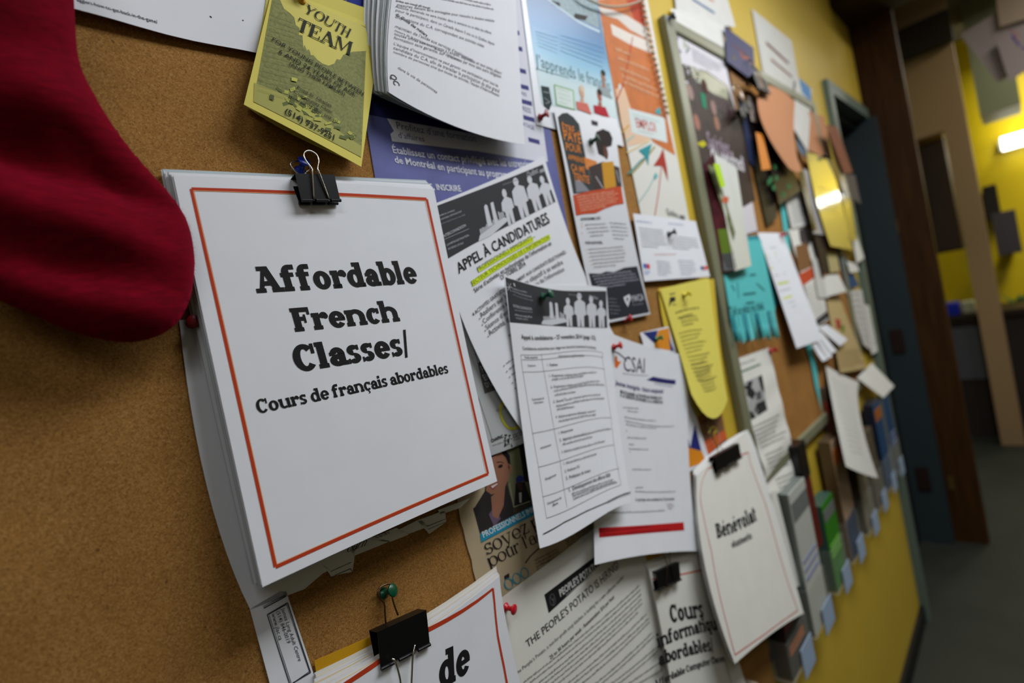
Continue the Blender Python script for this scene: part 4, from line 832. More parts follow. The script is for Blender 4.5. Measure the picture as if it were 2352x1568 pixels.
A_, B_, C_, D_ = cF(148, 275, 872, -8, 958, 245, 205, 645)
k.new('banner').poly([A_, B_, C_, D_], CH); skyline(k, bil(A_, B_, C_, D_))
k.new('lettering'); LT = (186, 188, 192); k.text('CHAMBRE DE COMMERCE', *cF(160, 350, 275, 308), LT, 0, hs=1.3); k.text('DU MONTRÉAL MÉTROPOLITAIN', *cF(165, 378, 322, 315), LT, 0, hs=1.3); k.greek(*cF(168, 405, 350, 335), 2, (130, 132, 136), 3)
k.text('INTERCONNEXION', *cF(198, 490, 352, 412), LT, .01, hs=1.5); k.line(*cF(205, 500, 372, 428), .4, LT); k.text('COMPÉTENCES MONTRÉAL', *cF(222, 545, 375, 475), LT, 0, hs=1.2); k.text('RICHESSE LOCALE', *cF(232, 572, 335, 528), LT, 0, hs=1.2); k.text('Québec', *cF(768, 85, 842, 48), LT, 0, hs=1.3); k.poly(cF(848, 30, 880, 18, 885, 40, 852, 52), (150, 152, 156)); k.greek(*cF(600, 135, 705, 98), 1.8, (140, 140, 144), 1)
k.text('APPEL À CANDIDATURES', *cF(305, 730, 922, 385), (26, 26, 28), .016, hs=1.35)
k.new('highlighter'); HL = (206, 226, 24); k.poly(cF(432, 695, 800, 478, 808, 512, 438, 722), HL); k.poly(cF(388, 780, 915, 462, 922, 498, 398, 818), HL)
k.new('body_lettering'); k.text('PROFESSIONNELS IMMIGRANTS –', *cF(432, 718, 822, 490), (74, 82, 30), 0, hs=1.0); k.text('SECTEUR TECHNOLOGIES DE L’INFORMATION', *cF(392, 812, 918, 495), (74, 82, 30), 0, hs=1.0)
k.text('Série d’activités en technologies de l’information en', *cF(412, 860, 932, 535), (44, 44, 48), .008, hs=1.0); k.text('OCTOBRE 2014', *cF(590, 775, 758, 675), (60, 60, 62), .012, hs=1.5)
k.text('4 ACTIVITÉS GRATUITES SPÉCIALEMENT AUX CANDIDATS SÉLECTIONNÉS :', *cF(402, 1018, 1035, 590), (48, 48, 54), .008, hs=1.0)
for j, t in enumerate(('Ateliers sur le réseautage objectif à se vendre', 'Conférence animée technologies de l’information', 'Séance d’entrevues individuelles', 'Activité de réseautage')):
    x0, y0 = 455+j*19, 1030+j*40; Lx = (555, 545, 380, 300)[j]; k.text(t, *cF(x0, y0, x0+Lx, y0-Lx*.66), (60, 60, 66), 0, hs=.95); k.ell(cF(x0-12, y0+5)[0], .8, .8, BLK)
for j in range(5): k.ell(cF(608+j*19, 1352+j*38)[0], .8, .8, BLK); k.greek(*cF(625+j*19, 1340+j*38, 820+j*19, 1225+j*38), 2.4, GRY, j)
k.greek(*cF(640, 1155, 720, 1105), 2.4, BLK, 2); k.done()
# -- triangle sheet
o, pt, k = paper('patterned_sheet', 'blue and orange triangle-patterned sheet half hidden behind the white newsletter', 'paper', [[(1470, 764), (1535, 749)], [(1566, 1098), (1628, 1049)]], .0135, PAPER)
k.new('blue_triangle'); k.poly(cF(1548, 1128, 1650, 1112, 1625, 1200), (30, 44, 110)); k.new('orange_triangle'); k.poly(cF(1655, 1110, 1722, 1098, 1745, 1250, 1628, 1230, 1625, 1190), (222, 140, 30)); k.new('blue_triangle'); k.poly(cF(1722, 1160, 1758, 1250, 1735, 1250), (40, 44, 120))
k.new('blue_triangle'); k.poly(cG(1685, 660, 1690, 540, 1720, 668, 1750, 510, 1795, 690, 1720, 680), (36, 40, 116)); k.new('orange_triangle'); k.poly(cG(1684, 662, 1798, 694, 1826, 765, 1690, 810), (224, 138, 22)); k.new('lettering').text('s', *cG(1688, 838, 1700, 832), BLK); k.done()
pin(1506, 779, .0145, (20, 120, 60), 'small green push pin on the triangle-patterned sheet', 'lightgreen', d=(.3, -1, .16), size=1.05)
# -- small orange picture card low by the frame
o, pt, k = paper('orange_card', 'small orange and brown picture card below the yellow sheet', 'card', [[(1600, 985), (1652, 938)], [(1636, 1062), (1668, 1012)]], .0125, M('brown_card', (120, 84, 56), .6))
k.new('orange_strip').poly(cG(1800, 640, 1950, 550, 1968, 600, 1840, 720), (206, 92, 44)); k.greek(*cG(1820, 670, 1880, 625), 3, (220, 150, 110), 3); k.done()
# -- yellow info sheets
YS = M('yellow_sheet_paper', (222, 208, 92), .8, bump=.1)
root = empty('yellow_sheets', at(1590, 800, .02), 'bright yellow printed sheets pinned at the top, lower end curling', 'paper')
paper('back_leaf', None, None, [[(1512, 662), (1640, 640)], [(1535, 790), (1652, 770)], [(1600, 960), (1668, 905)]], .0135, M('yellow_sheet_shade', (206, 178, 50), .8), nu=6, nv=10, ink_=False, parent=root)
o, pt, k = paper('front_leaf', None, None, [[(1516, 664, .016), (1572, 650, .017), (1629, 638, .016)], [(1562, 815, .02), (1606, 800, .022), (1648, 785, .02)], [(1588, 905, .03), (1632, 960, .034), (1671, 918, .028)]], None, YS, nu=8, nv=14, parent=root)
k.new('nib_emblem'); k.poly(cF(1722, 960, 1730, 890, 1765, 885, 1768, 915, 1740, 925), (40, 38, 26)); k.path(cF(1728, 870, 1765, 862), 2, (60, 56, 40)); k.greek(*cF(1745, 945, 1780, 940), 3, (70, 64, 40))
k.new('lettering'); k.para(*cF(1768, 1000, 1930, 965, 1785, 1035), 2, 3.6, (60, 56, 34), 2); k.para(*cF(1800, 1040, 1925, 1020, 1815, 1085), 3, 3, (80, 74, 44), 3)
for j in range(13): k.greek(*cF(1790+j*10, 1140+j*26, 1950+j*8-(j % 3)*22, 1112+j*26), 2.8, (112, 104, 60), j)
for j in range(9): k.greek(*cG(1725+j*11, 115+j*22, 1840+j*7, 92+j*22), 2.6, (112, 104, 60), j+4)
k.done(); pin(1570, 678, .0185, (214, 196, 20), 'yellow push pin near the top of the yellow sheets', 'yellow', d=(.35, -1, .14), size=1.2)
# -- csai sheet
o, pt, k = paper('newsletter_sheet', 'white newsletter sheet with navy slash and red bar, right of the table sheet', 'paper', [[(1395, 762, .0155), (1490, 796, .017), (1586, 816, .018)], [(1372, 980, .018), (1480, 1000, .020), (1580, 990, .020)], [(1366, 1297, .034), (1480, 1274, .036), (1602, 1265, .034)]], None, PAPER, nu=12, nv=16)
k.new('logo_figure'); k.path(cG(1195, 15, 1240, 35, 1270, 60, 1290, 85), 2, (60, 56, 74)); k.poly(cG(1212, 55, 1225, 50, 1230, 85, 1255, 90, 1240, 110, 1225, 135, 1210, 120), (226, 110, 30)); k.ell(cG(1218, 68)[0], 2.4, 3, (226, 120, 30))
k.new('navy_slash').poly(cG(1425, 212, 1470, 190, 1622, 213, 1620, 242), (38, 38, 100))
k.new('red_bar').poly(cG(1102, 1210, 1675, 1172, 1680, 1227, 1106, 1275), (184, 20, 24))
k.new('lettering'); k.text('CSAI', *cG(1265, 150, 1412, 165), (84, 80, 100), 0, hs=1.5); k.greek(*cG(1265, 170, 1440, 185), 1.9, (140, 140, 150), 2); k.greek(*cG(1480, 238, 1600, 260), 2, (120, 120, 150), 3)
k.text('Jeunes immigrés : futurs employés!', *cG(1215, 243, 1538, 302), (90, 90, 128), .02, hs=1.2)
for j, (y0, x1, y1) in enumerate(((300, 1530, 345), (322, 1535, 372))): k.text(('PROCHAINES ACTIVITÉS EN FÉVRIER 2015', 'À LA SESSION DE FÉVRIER À LA CARREFOUR')[j], *cG(1245, y0, x1, y1), (60, 60, 66), .02, hs=1.3)
for a in ((1265, 400, 1370, 408), (1295, 425, 1370, 432), (1275, 465, 1490, 490), (1278, 490, 1610, 528), (1285, 515, 1495, 540), (1285, 558, 1295, 560), (1295, 603, 1425, 610), (1305, 650, 1340, 652), (1305, 680, 1440, 684), (1310, 700, 1320, 700), (1328, 818, 1460, 820), (1350, 942, 1405, 942), (1350, 968, 1620, 968), (1150, 1110, 1550, 1095)): k.greek(*cG(*a), 2.4, (130, 130, 134), a[1])
k.text('Le groupe sera constitué de 10 personnes', *cG(1350, 1027, 1612, 1022), (84, 84, 86), .01, hs=1.3); k.para(*cG(1560, 1055, 1605, 1053, 1572, 1085), 3, 2.4, (150, 130, 134), 2)
k.new('bar_lettering'); k.greek(*cG(1115, 1240, 1450, 1205), 2.4, (130, 16, 22), 5); k.greek(*cG(1130, 1262, 1580, 1225), 2.2, (130, 16, 22), 6); k.done()
pin(1409, 797, .0175, (190, 24, 28), 'red push pin at the top left of the newsletter sheet', 'red2', d=(.2, -1, .1), size=1.15)
# -- table sheet
g = [[(1157, 628, .030), (1212, 650, .0195), (1300, 655, .0175), (1393, 660, .021)], [(1181, 830, .024), (1252, 835, .023), (1334, 832, .023), (1408, 850, .024)], [(1207, 1040, .032), (1275, 1030, .032), (1355, 1010, .033), (1426, 1005, .033)], [(1240, 1259, .046), (1310, 1230, .046), (1385, 1183, .047), (1450, 1153, .046)]]
o, pt, k = paper('table_sheet', 'white sheet with dark skyline banner and a ruled table, pinned green, curling up', 'notice', g, None, PAPER, nu=14, nv=20)
A_, B_, C_, D_ = cF(612, 740, 1300, 845, 1308, 1095, 650, 1058)
fb = lambda u, v: (lambda T, B2: (T[0]*(1-v)+B2[0]*v, T[1]*(1-v)+B2[1]*v))(cF(618+682*u, 752+95*math.sin(min(1, u*1.5)*1.57)+0*u)[0], cF(650+658*u, 1058+38*math.sin(u*1.57))[0])
k.new('banner').strip([fb(i/12, .0) for i in range(13)], [fb(i/12, 1) for i in range(13)], CH); skyline(k, lambda u, v: fb(.02+u*.97, v), (200, 202, 206))
k.new('lettering'); LT = (176, 178, 182)
for q in ((632, 790, 655, 850), (655, 795, 632, 845), (625, 820, 662, 822)): k.line(*cF(*q), .8, LT)
k.text('CHAMBRE DE COMMERCE', *cF(662, 832, 765, 862), LT, 0, hs=1.4); k.text('DU MONTRÉAL MÉTROPOLITAIN', *cF(665, 850, 795, 892), LT, 0, hs=1.4); k.greek(*cF(668, 872, 805, 915), 1.8, (130, 132, 136)); k.text('INTERCONNEXION', *cF(672, 955, 798, 978), LT, .01, hs=2); k.line(*cF(680, 975, 802, 990), .4, LT); k.greek(*cF(682, 1010, 800, 1028), 2.4, LT, 3); k.text('RICHESSE LOCALE', *cF(690, 1035, 770, 1045), LT, .0, hs=1.6); k.text('Québec', *cF(1185, 895, 1245, 905), LT, 0, hs=1.6); k.greek(*cF(1045, 872, 1140, 885), 1.8, (150, 150, 152))
k.text('Appel à candidatures – 27 novembre 2014 (page 1/2)', *cF(728, 1170, 1228, 1178), (44, 44, 46), .012, hs=1.75); k.text('Candidatures recherchées pour stages non rémunérés (maximum 4 semaines) :', *cF(735, 1242, 1235, 1240), (60, 60, 62), .006, hs=1.75)
LN = (120, 120, 122)
tl = [cF(722, 1275)[0], cF(1262, 1270)[0]]; 
for a in ((722, 1277, 1275, 1262), (728, 1310, 1280, 1296), (738, 1392, 1290, 1375)): k.line(*cF(*a), .45, LN)
for a in ((655, 572, 1185, 467), (695, 800, 1205, 650), (725, 1000, 1240, 808), (750, 1145, 1252, 920)): k.line(*cG(*a), .45, LN)
k.path([cF(722, 1277)[0], cG(585, 130)[0], cG(655, 572)[0], cG(695, 800)[0], cG(750, 1145)[0]], .45, LN); k.path([cF(860, 1272)[0], cG(725, 120)[0], cG(800, 545)[0], cG(840, 750)[0], cG(888, 1072)[0]], .45, LN); k.path([cF(1275, 1262)[0], cG(1125, 60)[0], cG(1185, 467)[0], cG(1205, 650)[0], cG(1252, 920)[0]], .45, LN)
k.text('Profils recherchés', *cG(603, 68, 690, 66), (56, 56, 58), .01, hs=1.9); k.text('Informations supplémentaires', *cG(830, 62, 1003, 56), (70, 70, 72), 0, hs=1.9); k.text('Graphisme', *cG(622, 121, 677, 120), (50, 50, 52), .006, hs=1.05); k.text('1.  Graphistes', *cG(752, 118, 825, 116), (50, 50, 52), .01, hs=1.9)
for t, a in (('Technologies de', (650, 352, 732, 340)), ('l’information', (664, 374, 728, 364)), ('Administration', (708, 680, 780, 655)), ('Enseignement', (742, 890, 815, 858)), ('Développement des', (755, 1055, 850, 1012)), ('affaires', (790, 1068, 828, 1048))): k.text(t, *cG(*a), (50, 50, 52), .006, hs=1.05)
items = [('1.  Programmeur analyste', (765, 192, 918, 184), (920, 184, 1090, 165)), ('2.  Programmeur analyste', (778, 268, 928, 252), (932, 252, 1115, 225)), ('3.  Sécurité TI', (795, 368, 880, 352), (884, 352, 1115, 316)), ('4.  Analyste programmeur développeur', (812, 470, 1020, 435), (1025, 434, 1080, 423)),
         ('1.  Réceptionniste', (828, 578, 928, 553), None), ('2.  Adjoint(e) administratif(ve)', (838, 628, 1020, 582), (1024, 581, 1188, 545)), ('3.  Adjoint(e) comptable de bureau', (850, 706, 1020, 662), (1024, 661, 1145, 628)), ('1.  Aide aux devoirs', (862, 785, 972, 752), (976, 750, 1088, 716)), ('2.  Professeur FLS', (872, 838, 972, 802), None), ('3.  Professeur de niveau', (880, 887, 1045, 830), None), ('1.  Développement des affaires B2B', (898, 968, 1180, 862), None)]
for t, a, b_ in items:
    k.text(t, *cG(*a), (44, 44, 46), .006, hs=1.05)
    if b_: k.greek(*cG(*b_), 2.4, (96, 96, 98), a[0])
for a in ((785, 215, 1000, 190), (800, 292, 1140, 250), (805, 318, 950, 296), (815, 395, 1140, 342), (820, 415, 940, 396), (832, 495, 1085, 450), (858, 652, 1058, 600), (920, 985, 1200, 888), (925, 1000, 1215, 900), (930, 1020, 1230, 905)): k.greek(*cG(*a), 2.4, (96, 96, 98), a[1])
k.new('rule_line'); k.path(cG(724, 1252, 870, 1170, 1010, 1100, 1150, 1040, 1318, 968), .9, (30, 30, 30)); k.greek(*cG(1160, 1045, 1318, 982), 2, (90, 90, 92), 3); k.done()
pin(1246, 682, .022, (10, 78, 56), 'dark green push pin through the banner of the table sheet', 'darkgreen', d=(.22, -1, .14), size=1.3)
# ================================================================ pads of sheets
# -- thick pad, top centre
fr = [[(930, -170, .040), (1040, -150, .040), (1178, -120, .034)], [(893, 60, .038), (1030, 80, .038), (1190, 95, .030)], [(893, 212, .038), (1010, 275, .040), (1205, 332, .030)]]
bk = [[(855, -170, .0135), (980, -160, .0135), (1130, -150, .0135)], [(834, 30, .014), (975, 70, .014), (1120, 90, .014)], [(846, 210, .014), (985, 265, .015), (1150, 300, .015)]]
GW = M('paper_edge_grey', (186, 196, 198), .8); root, o, pt, k = stack('page_pad', 'thick pad of printed white pages curling at its left edge, top centre', 'paper pad', fr, bk, 22, mats=[PAPER, GW], nu=16, nv=18)
k.new('lettering'); rnd = random.Random(9); TT = (92, 92, 98)
def bl(x0, y0, x1, y1, t=None, c=TT, bold=0, hs=1.2, seed=0, h=2.5):
    P = cB(x0, y0, x1, y1)
    if t: k.text(t, *P, c, bold, hs=hs)
    else: k.greek(*P, h, c, seed)
bl(1070, -90, 1700, 40, seed=1); bl(1060, -60, 1720, 70, seed=2); bl(1055, 10, 1290, 62, seed=3, c=(60, 60, 66)); bl(1060, 40, 1720, 150, 'mesures devant être envisagées pour résoudre la situation existante'); bl(1050, 50, 1700, 232, 'Aucune demande ne sera traitée dans la semaine ou ce délai des affaires'); bl(1050, 75, 1720, 308, 'pour le participant, dans un Canada depuis 5 ans ou le Québec depuis'); bl(1048, 120, 1650, 322, 'dispositions du C.A. correspondant aux activités visées')
bl(1050, 100, 1262, 250, 'du Guide des métiers', (70, 70, 76), .02)
for j, (a, b_, c_, d_, t) in enumerate(((1046, 185, 1575, 420, 'maintien de l’accès aux services d’établissement'), (1044, 210, 1480, 415, 'mesure de la participation à l’accueil et l’intégration'), (1042, 235, 1768, 505, 'toutes offres aux immigrants à l’emploi, disponibles en tout temps ailleurs'), (1040, 262, 1765, 530, 'formation sans garantie, sur rencontres par mois sans autre obligation'), (1038, 300, 1745, 590, 'L’équipe d’Interconnexion ne peut garantir une participation pour tous les'), (1036, 330, 1752, 628, 'candidats du C.A. afin de travailler la participation du plus grand'), (1036, 356, 1752, 655, 'nombre de personnes ainsi que toutes les activités, l’équipe d’Interconnexion'))): bl(a, b_, c_, d_, t)
bl(1065, 462, 1330, 632, 'dans la vie de personnes', (84, 84, 90)); bl(1010, 500, 1045, 575, 'QC', (80, 80, 86), .02); k.done()
# -- the big pad
fr = [[(398, 402, .026), (700, 415, .024), (996, 434, .026)], [(487, 820, .033), (800, 792, .034), (1066, 768, .034)], [(603, 1348, .047), (890, 1216, .046), (1142, 1105, .045)]]
bk = [[(369, 390, .0135), (690, 403, .0135), (976, 414, .0135)], [(452, 790, .014), (760, 765, .014), (1030, 740, .014)], [(577, 1334, .0155), (850, 1215, .016), (1110, 1100, .016)]]
root, o, pt, k = stack('notice_pad', 'big clipped pad, orange-bordered cover reading Affordable French Classes', 'paper pad', fr, bk, 24, nu=16, nv=20, mats=[PAPER, PAPER, GW], jit=.0013)
RB = (184, 58, 24); k.new('orange_border')
for (a, b_) in (((440, 434), (980, 457)), ((980, 457), (1121, 1088)), ((1121, 1088), (633, 1301)), ((633, 1301), (440, 434))):
    ua, ub = k.uv(a), k.uv(b_); k.seg(ua, ub, 2.9, RB)
k.new('border_inner_line')
for (a, b_) in (((444, 438), (976, 461)), ((976, 461), (1116, 1086)), ((1116, 1086), (636, 1295)), ((636, 1295), (444, 438))): k.line(a, b_, .5, (232, 170, 120))
k.new('lettering')
TK = (24, 22, 23)
k.slab('Affordable', (590, 673), (962, 650), TK, hs=1.08); k.slab('French', (677, 762), (920, 737), TK, hs=1.02); k.slab('Classes/', (680, 855), (948, 812), TK, hs=1.02)
k.slab('Cours de français abordables', (592, 950), (1031, 856), TK, hs=1.12, st=.25, th=.15); k.done()
# clear film edge behind the top of the pad
# -- lower-left pad
fr = [[(715, 1608, .030), (935, 1478, .030), (1147, 1322, .030)], [(760, 1800, .034), (985, 1700, .034), (1165, 1440, .032)], [(800, 2020, .040), (1030, 1930, .040), (1215, 1640, .036)]]
bk = [[(722, 1545, .0135), (930, 1440, .0135), (1138, 1303, .0135)], [(760, 1780, .014), (980, 1660, .014), (1150, 1420, .014)], [(800, 2000, .0155), (1020, 1900, .0155), (1190, 1620, .0155)]]
root, o, pt, k = stack('lower_pad', 'clipped orange-bordered pad cut off by the bottom edge, under the green pin', 'paper pad', fr, bk, 14, nu=12, nv=14, mats=[PAPER, PAPERW, M('cream_sheet', (226, 206, 170), .8)], jit=.0016)
k.new('orange_border'); k.path(cI(1130, 1590, 1400, 1410, 1700, 1215, 2152, 930), 2.9, RB); k.path(cI(2152, 930, 2162, 1020, 2185, 1250, 2225, 1450, 2260, 1640), 2.9, RB)
k.new('lettering'); k.slab('de', *cI(1790, 1612, 2000, 1478), TK, hs=.95, shear=.05); k.done()
# gold envelope behind it
o, _, _ = paper('gold_envelope', 'gold-yellow paper sticking out behind the lower left pad', 'paper', [[(722, 1517), (872, 1452)], [(735, 1600), (900, 1530)]], .0128, M('gold_paper', (196, 146, 14), .7), ink_=False)
# -- cours informatique pad
fr = [[(1490, 1305, .022), (1560, 1280, .022), (1640, 1235, .022)], [(1520, 1450, .024), (1590, 1420, .026), (1668, 1400, .024)], [(1555, 1660, .028), (1640, 1620, .030), (1720, 1590, .028)]]
bk = [[(1480, 1290, .0135), (1548, 1262, .0135), (1620, 1220, .0135)], [(1512, 1440, .014), (1580, 1410, .014), (1650, 1390, .014)], [(1545, 1650, .015), (1630, 1610, .015), (1700, 1580, .015)]]
root, o, pt, k = stack('course_pad', 'pad headed Cours, between the hiring notice and the volunteering pad', 'paper pad', fr, bk, 8, PAPERW, jit=.001)
k.new('orange_border').path(cJ(1462, 868, 1640, 838, 1828, 800), 2.4, (206, 84, 50)); k.new('lettering')
k.slab('Cours', *cJ(1590, 1163, 1815, 1125), TK, hs=1.1); k.slab('informatiques', *cJ(1500, 1335, 1960, 1205), TK, hs=1.0); k.slab('abordables/', *cJ(1510, 1455, 1885, 1350), TK, hs=1.0); k.slab('Affordable Computer Classes', *cJ(1480, 1600, 1960, 1420), TK, hs=1.0)
k.new('side_border').line(*cJ(1955, 1405, 1998, 1567), 2.0, (150, 90, 84)); k.done()
o, _, _ = paper('gold_card', 'narrow gold card peeping out between the hiring notice and the Cours pad', 'card', [[(1478, 1262), (1520, 1240)], [(1492, 1308), (1534, 1288)]], .0130, M('gold_paper'), ink_=False)
# -- volunteering pad
fr = [[(1600, 1092, .030), (1650, 1045, .026), (1712, 990, .024)], [(1612, 1260, .046), (1684, 1235, .044), (1772, 1175, .042)], [(1688, 1524, .064), (1765, 1460, .063), (1846, 1408, .062)]]
bk = [[(1592, 1080, .0145), (1645, 1030, .0145), (1722, 985, .0145)], [(1600, 1240, .034), (1672, 1210, .032), (1776, 1160, .030)], [(1676, 1514, .053), (1752, 1445, .052), (1842, 1396, .051)]]
root, o, pt, k = stack('volunteer_pad', 'clipped pad with faded red border reading Bénévolat, right of centre', 'paper pad', fr, bk, 12, PAPERW, jit=.0012, mats=[PAPERW, PAPER])
RB2 = (196, 104, 94); k.new('red_border'); k.path(cK(165, 720, 170, 640, 185, 580, 215, 520), 2.2, RB2); k.path(cK(215, 520, 400, 438, 490, 408, 500, 470, 600, 740), 2.2, RB2); k.path(cK(165, 720, 190, 850, 240, 1070, 345, 1567), 2.2, RB2); k.path(cL(400, 1378, 600, 1240, 825, 1078, 760, 900, 700, 700, 640, 480, 600, 340), 2.4, RB2)
k.path(cL(345, 1170, 400, 1378), 2.2, RB2)
k.new('lettering'); k.slab('Bénévolat', *cL(280, 592, 552, 468), TK, hs=1.25); k.slab('Volunteering', *cL(372, 660, 525, 585), (50, 48, 48), hs=1.4); k.done()
# ================================================================ clips
def tilt(dx, dz, dy=0): return Vector((dx, -dy, dz))
clip('black binder clip at the top of the big pad, wire handles up', (672, 405), (762, 408), .028, (0, .12*-1+.0, -1), .0115, .0225, 'up', None)
# rear handle of that clip, leaning on the blue pin, is built with it
c1 = [o for o in COL.objects if o.name.startswith('binder_clip')][-1]
bm = bmesh.new(); tube_pts(bm, smooth_path([at(x, y, z) for x, y, z in ((690, 402, .018), (682, 396, .018), (670, 384, .0175), (668, 374, .017), (680, 370, .017), (697, 371, .017), (708, 380, .017), (709, 390, .0175), (702, 396, .018), (701, 404, .018))], 6), .0008, 8); bmobj('wire_handle', bm, METAL, c1, smooth=True)
pin(688, 393, .012, (20, 50, 160), 'blue push pin through the wire handle of the top binder clip', 'blue', d=(.12, -1, .55), size=1.15)
clip('large black binder clip on the lower left pad, handle on the green pin', (857, 1449), (969, 1399), .024, (.05, -.16, -1), .015, .029, None, None, mouth=.004, off2=.024)
c2 = [o for o in COL.objects if o.name.startswith('binder_clip')][-1]
bm = bmesh.new(); tube_pts(bm, smooth_path([at(x, y, z) for x, y, z in ((886, 1430, .02), (884, 1405, .02), (882, 1385, .019), (868, 1368, .0175), (870, 1352, .0165), (885, 1342, .016), (900, 1342, .016), (905, 1354, .0165), (901, 1370, .0175), (906, 1390, .019), (914, 1412, .02))], 6), .0008, 8); bmobj('wire_handle', bm, BRASSY, c2, smooth=True)
bm = bmesh.new(); tube_pts(bm, smooth_path([at(x, y, z) for x, y, z in ((900, 1512, .036), (908, 1520, .038), (920, 1568, .040), (915, 1610, .042), (935, 1640, .042), (955, 1625, .042), (944, 1600, .041), (945, 1568, .040), (948, 1510, .038), (953, 1480, .036))], 6), .0009, 8); bmobj('wire_handle', bm, METAL, c2, smooth=True)
pin(880, 1362, .012, (0, 70, 44), 'green push pin holding the wire loop of the lower binder clip', 'green2', d=(.4, -1, .28), size=1.2)
clip('black binder clip above the word Cours, half under the newsletter sheet', (1500, 1312), (1552, 1290), .024, (.1, -.15, -1), .012, .024, 'up', None, wire=BRASSY)
clip('black binder clip on top of the volunteering pad', (1634, 1050), (1690, 1018), .030, (.1, -.15, -1), .012, .026, None, 'up', wire=METAL)
tag([o for o in COL.objects if o.name.startswith('binder_clip')][-1])
bm = bmesh.new(); tube_pts(bm, smooth_path([at(x, y, .02) for x, y in ((1628, 995), (1632, 984), (1640, 980), (1646, 988), (1640, 998), (1650, 1030))], 5), .0009, 6); wl = bmobj('yellow_wire_clip', bm, M('yellow_pin_plastic', (190, 170, 20), .4)); tag(wl, 'small yellow wire loop above the volunteering pad clip', 'clip')
# ================================================================ bead chains
PEARL = M('pearl_bead', (206, 196, 170), .2, spec=.7)
def beads(label, pts, off, r, every, cat='bead chain', single=True):
    P = smooth_path([at(x, y, off) for x, y in pts], 10); root = empty('bead_chain', P[0], label, cat)
    bm = bmesh.new(); tube_pts(bm, P, .0005, 5); bmobj('string', bm, M('string_thread', (190, 180, 150), .8), root)
    acc = 0; last = P[0]; pos = []
    for a, b in zip(P, P[1:]):
        L = (b-a).length; t = 0
        while acc+(L-t) >= every: t += every-acc; acc = 0; pos.append(a.lerp(b, t/L))
        acc += L-t
    me = None
    if single:
        for q in pos:
            if me is None:
                bm = bmesh.new(); bmesh.ops.create_icosphere(bm, subdivisions=2, radius=r); me = bpy.data.meshes.new('bead'); bm.to_mesh(me); bm.free(); me.polygons.foreach_set('use_smooth', [True]*len(me.polygons)); me.materials.append(PEARL)
            o = bpy.data.objects.new('bead', me); COL.objects.link(o); o.parent = root; o.location = q-root.location
    else:
        bm = bmesh.new()
        for q in pos: bmesh.ops.create_icosphere(bm, subdivisions=1, radius=r, matrix=Matrix.Translation(q))
        o = bmobj('beads', bm, PEARL, root, smooth=True); o['kind'] = 'stuff'
beads('string of pearl beads hanging down the right edge of the orange poster', [(1474, -60), (1476, 0), (1486, 60), (1497, 110), (1512, 170), (1525, 225), (1535, 268)], .018, .0043, .0112)
beads('looped fine bead chain sagging across the top of the orange poster', [(1300, -60), (1340, -10), (1372, 8), (1400, 15), (1430, 14), (1455, 8), (1472, -2), (1478, -40)], .022, .0022, .0042, single=False)
# ================================================================ papers round the second board
def P4(name, label, cat, pts, off, mat, **kw):
    """four image corners TL, TR, BR, BL; offs may be one value or four"""
    of = off if isinstance(off, tuple) else (off,)*4
    g = [[(*pts[0], of[0]), (*pts[1], of[1])], [(*pts[3], of[3]), (*pts[2], of[2])]]
    return paper(name, label, cat, g, None, mat, **kw)
GP = M('paper_greyed', (206, 204, 196), .75, noise_amt=.03, noise_scale=20)
# notices on the yellow wall
o, pt, k = P4('wall_notice', 'white notice on the yellow wall above the framed board', 'notice', [(1538, -110), (1645, -90), (1690, 62), (1556, 50)], (.004, .004, .012, .006), GP)
o2, _, _ = None, None, None
k.new('lettering'); k.line(*cQ(430, -10, 632, 120), 7, (84, 108, 140)); k.line(*cQ(570, -20, 625, 15), 5, (190, 90, 80)); k.done()
P4('wall_notice', 'plain lower sheet of the notices above the framed board', 'notice', [(1540, 20), (1668, 30), (1662, 110), (1552, 48)], (.006, .006, .018, .018), GP, ink_=False)
o, pt, k = P4('quote_notice', 'white notice with two lines of brown lettering on the yellow wall', 'notice', [(1727, 20), (1818, 94), (1842, 222), (1755, 178)], .003, GP)
BR = (110, 66, 56); k.new('lettering'); k.line(*cQ(1095, 385, 1298, 570), 11, BR); k.line(*cQ(1140, 535, 1330, 695), 9, (124, 84, 62)); k.done()
P4('grey_notice', 'grey-white hanging strip right of the brown-lettered notice', 'paper', [(1828, 178), (1865, 205), (1856, 350), (1820, 290)], (.01, .01, .02, .02), GP, ink_=False)
P4('blue_card', 'light blue card on the yellow wall above the peach papers', 'card', [cO(615, 310)[0], cO(690, 380)[0], cO(708, 490)[0], cO(640, 440)[0]], .012, M('light_blue_card', (70, 130, 180), .6), ink_=False)
P4('blue_card', 'slim slate-blue card lower down between the peach papers', 'card', [cO(590, 740)[0], cO(655, 830)[0], cO(668, 900)[0], cO(610, 830)[0]], .024, M('slate_card', (72, 100, 124), .6), ink_=False)
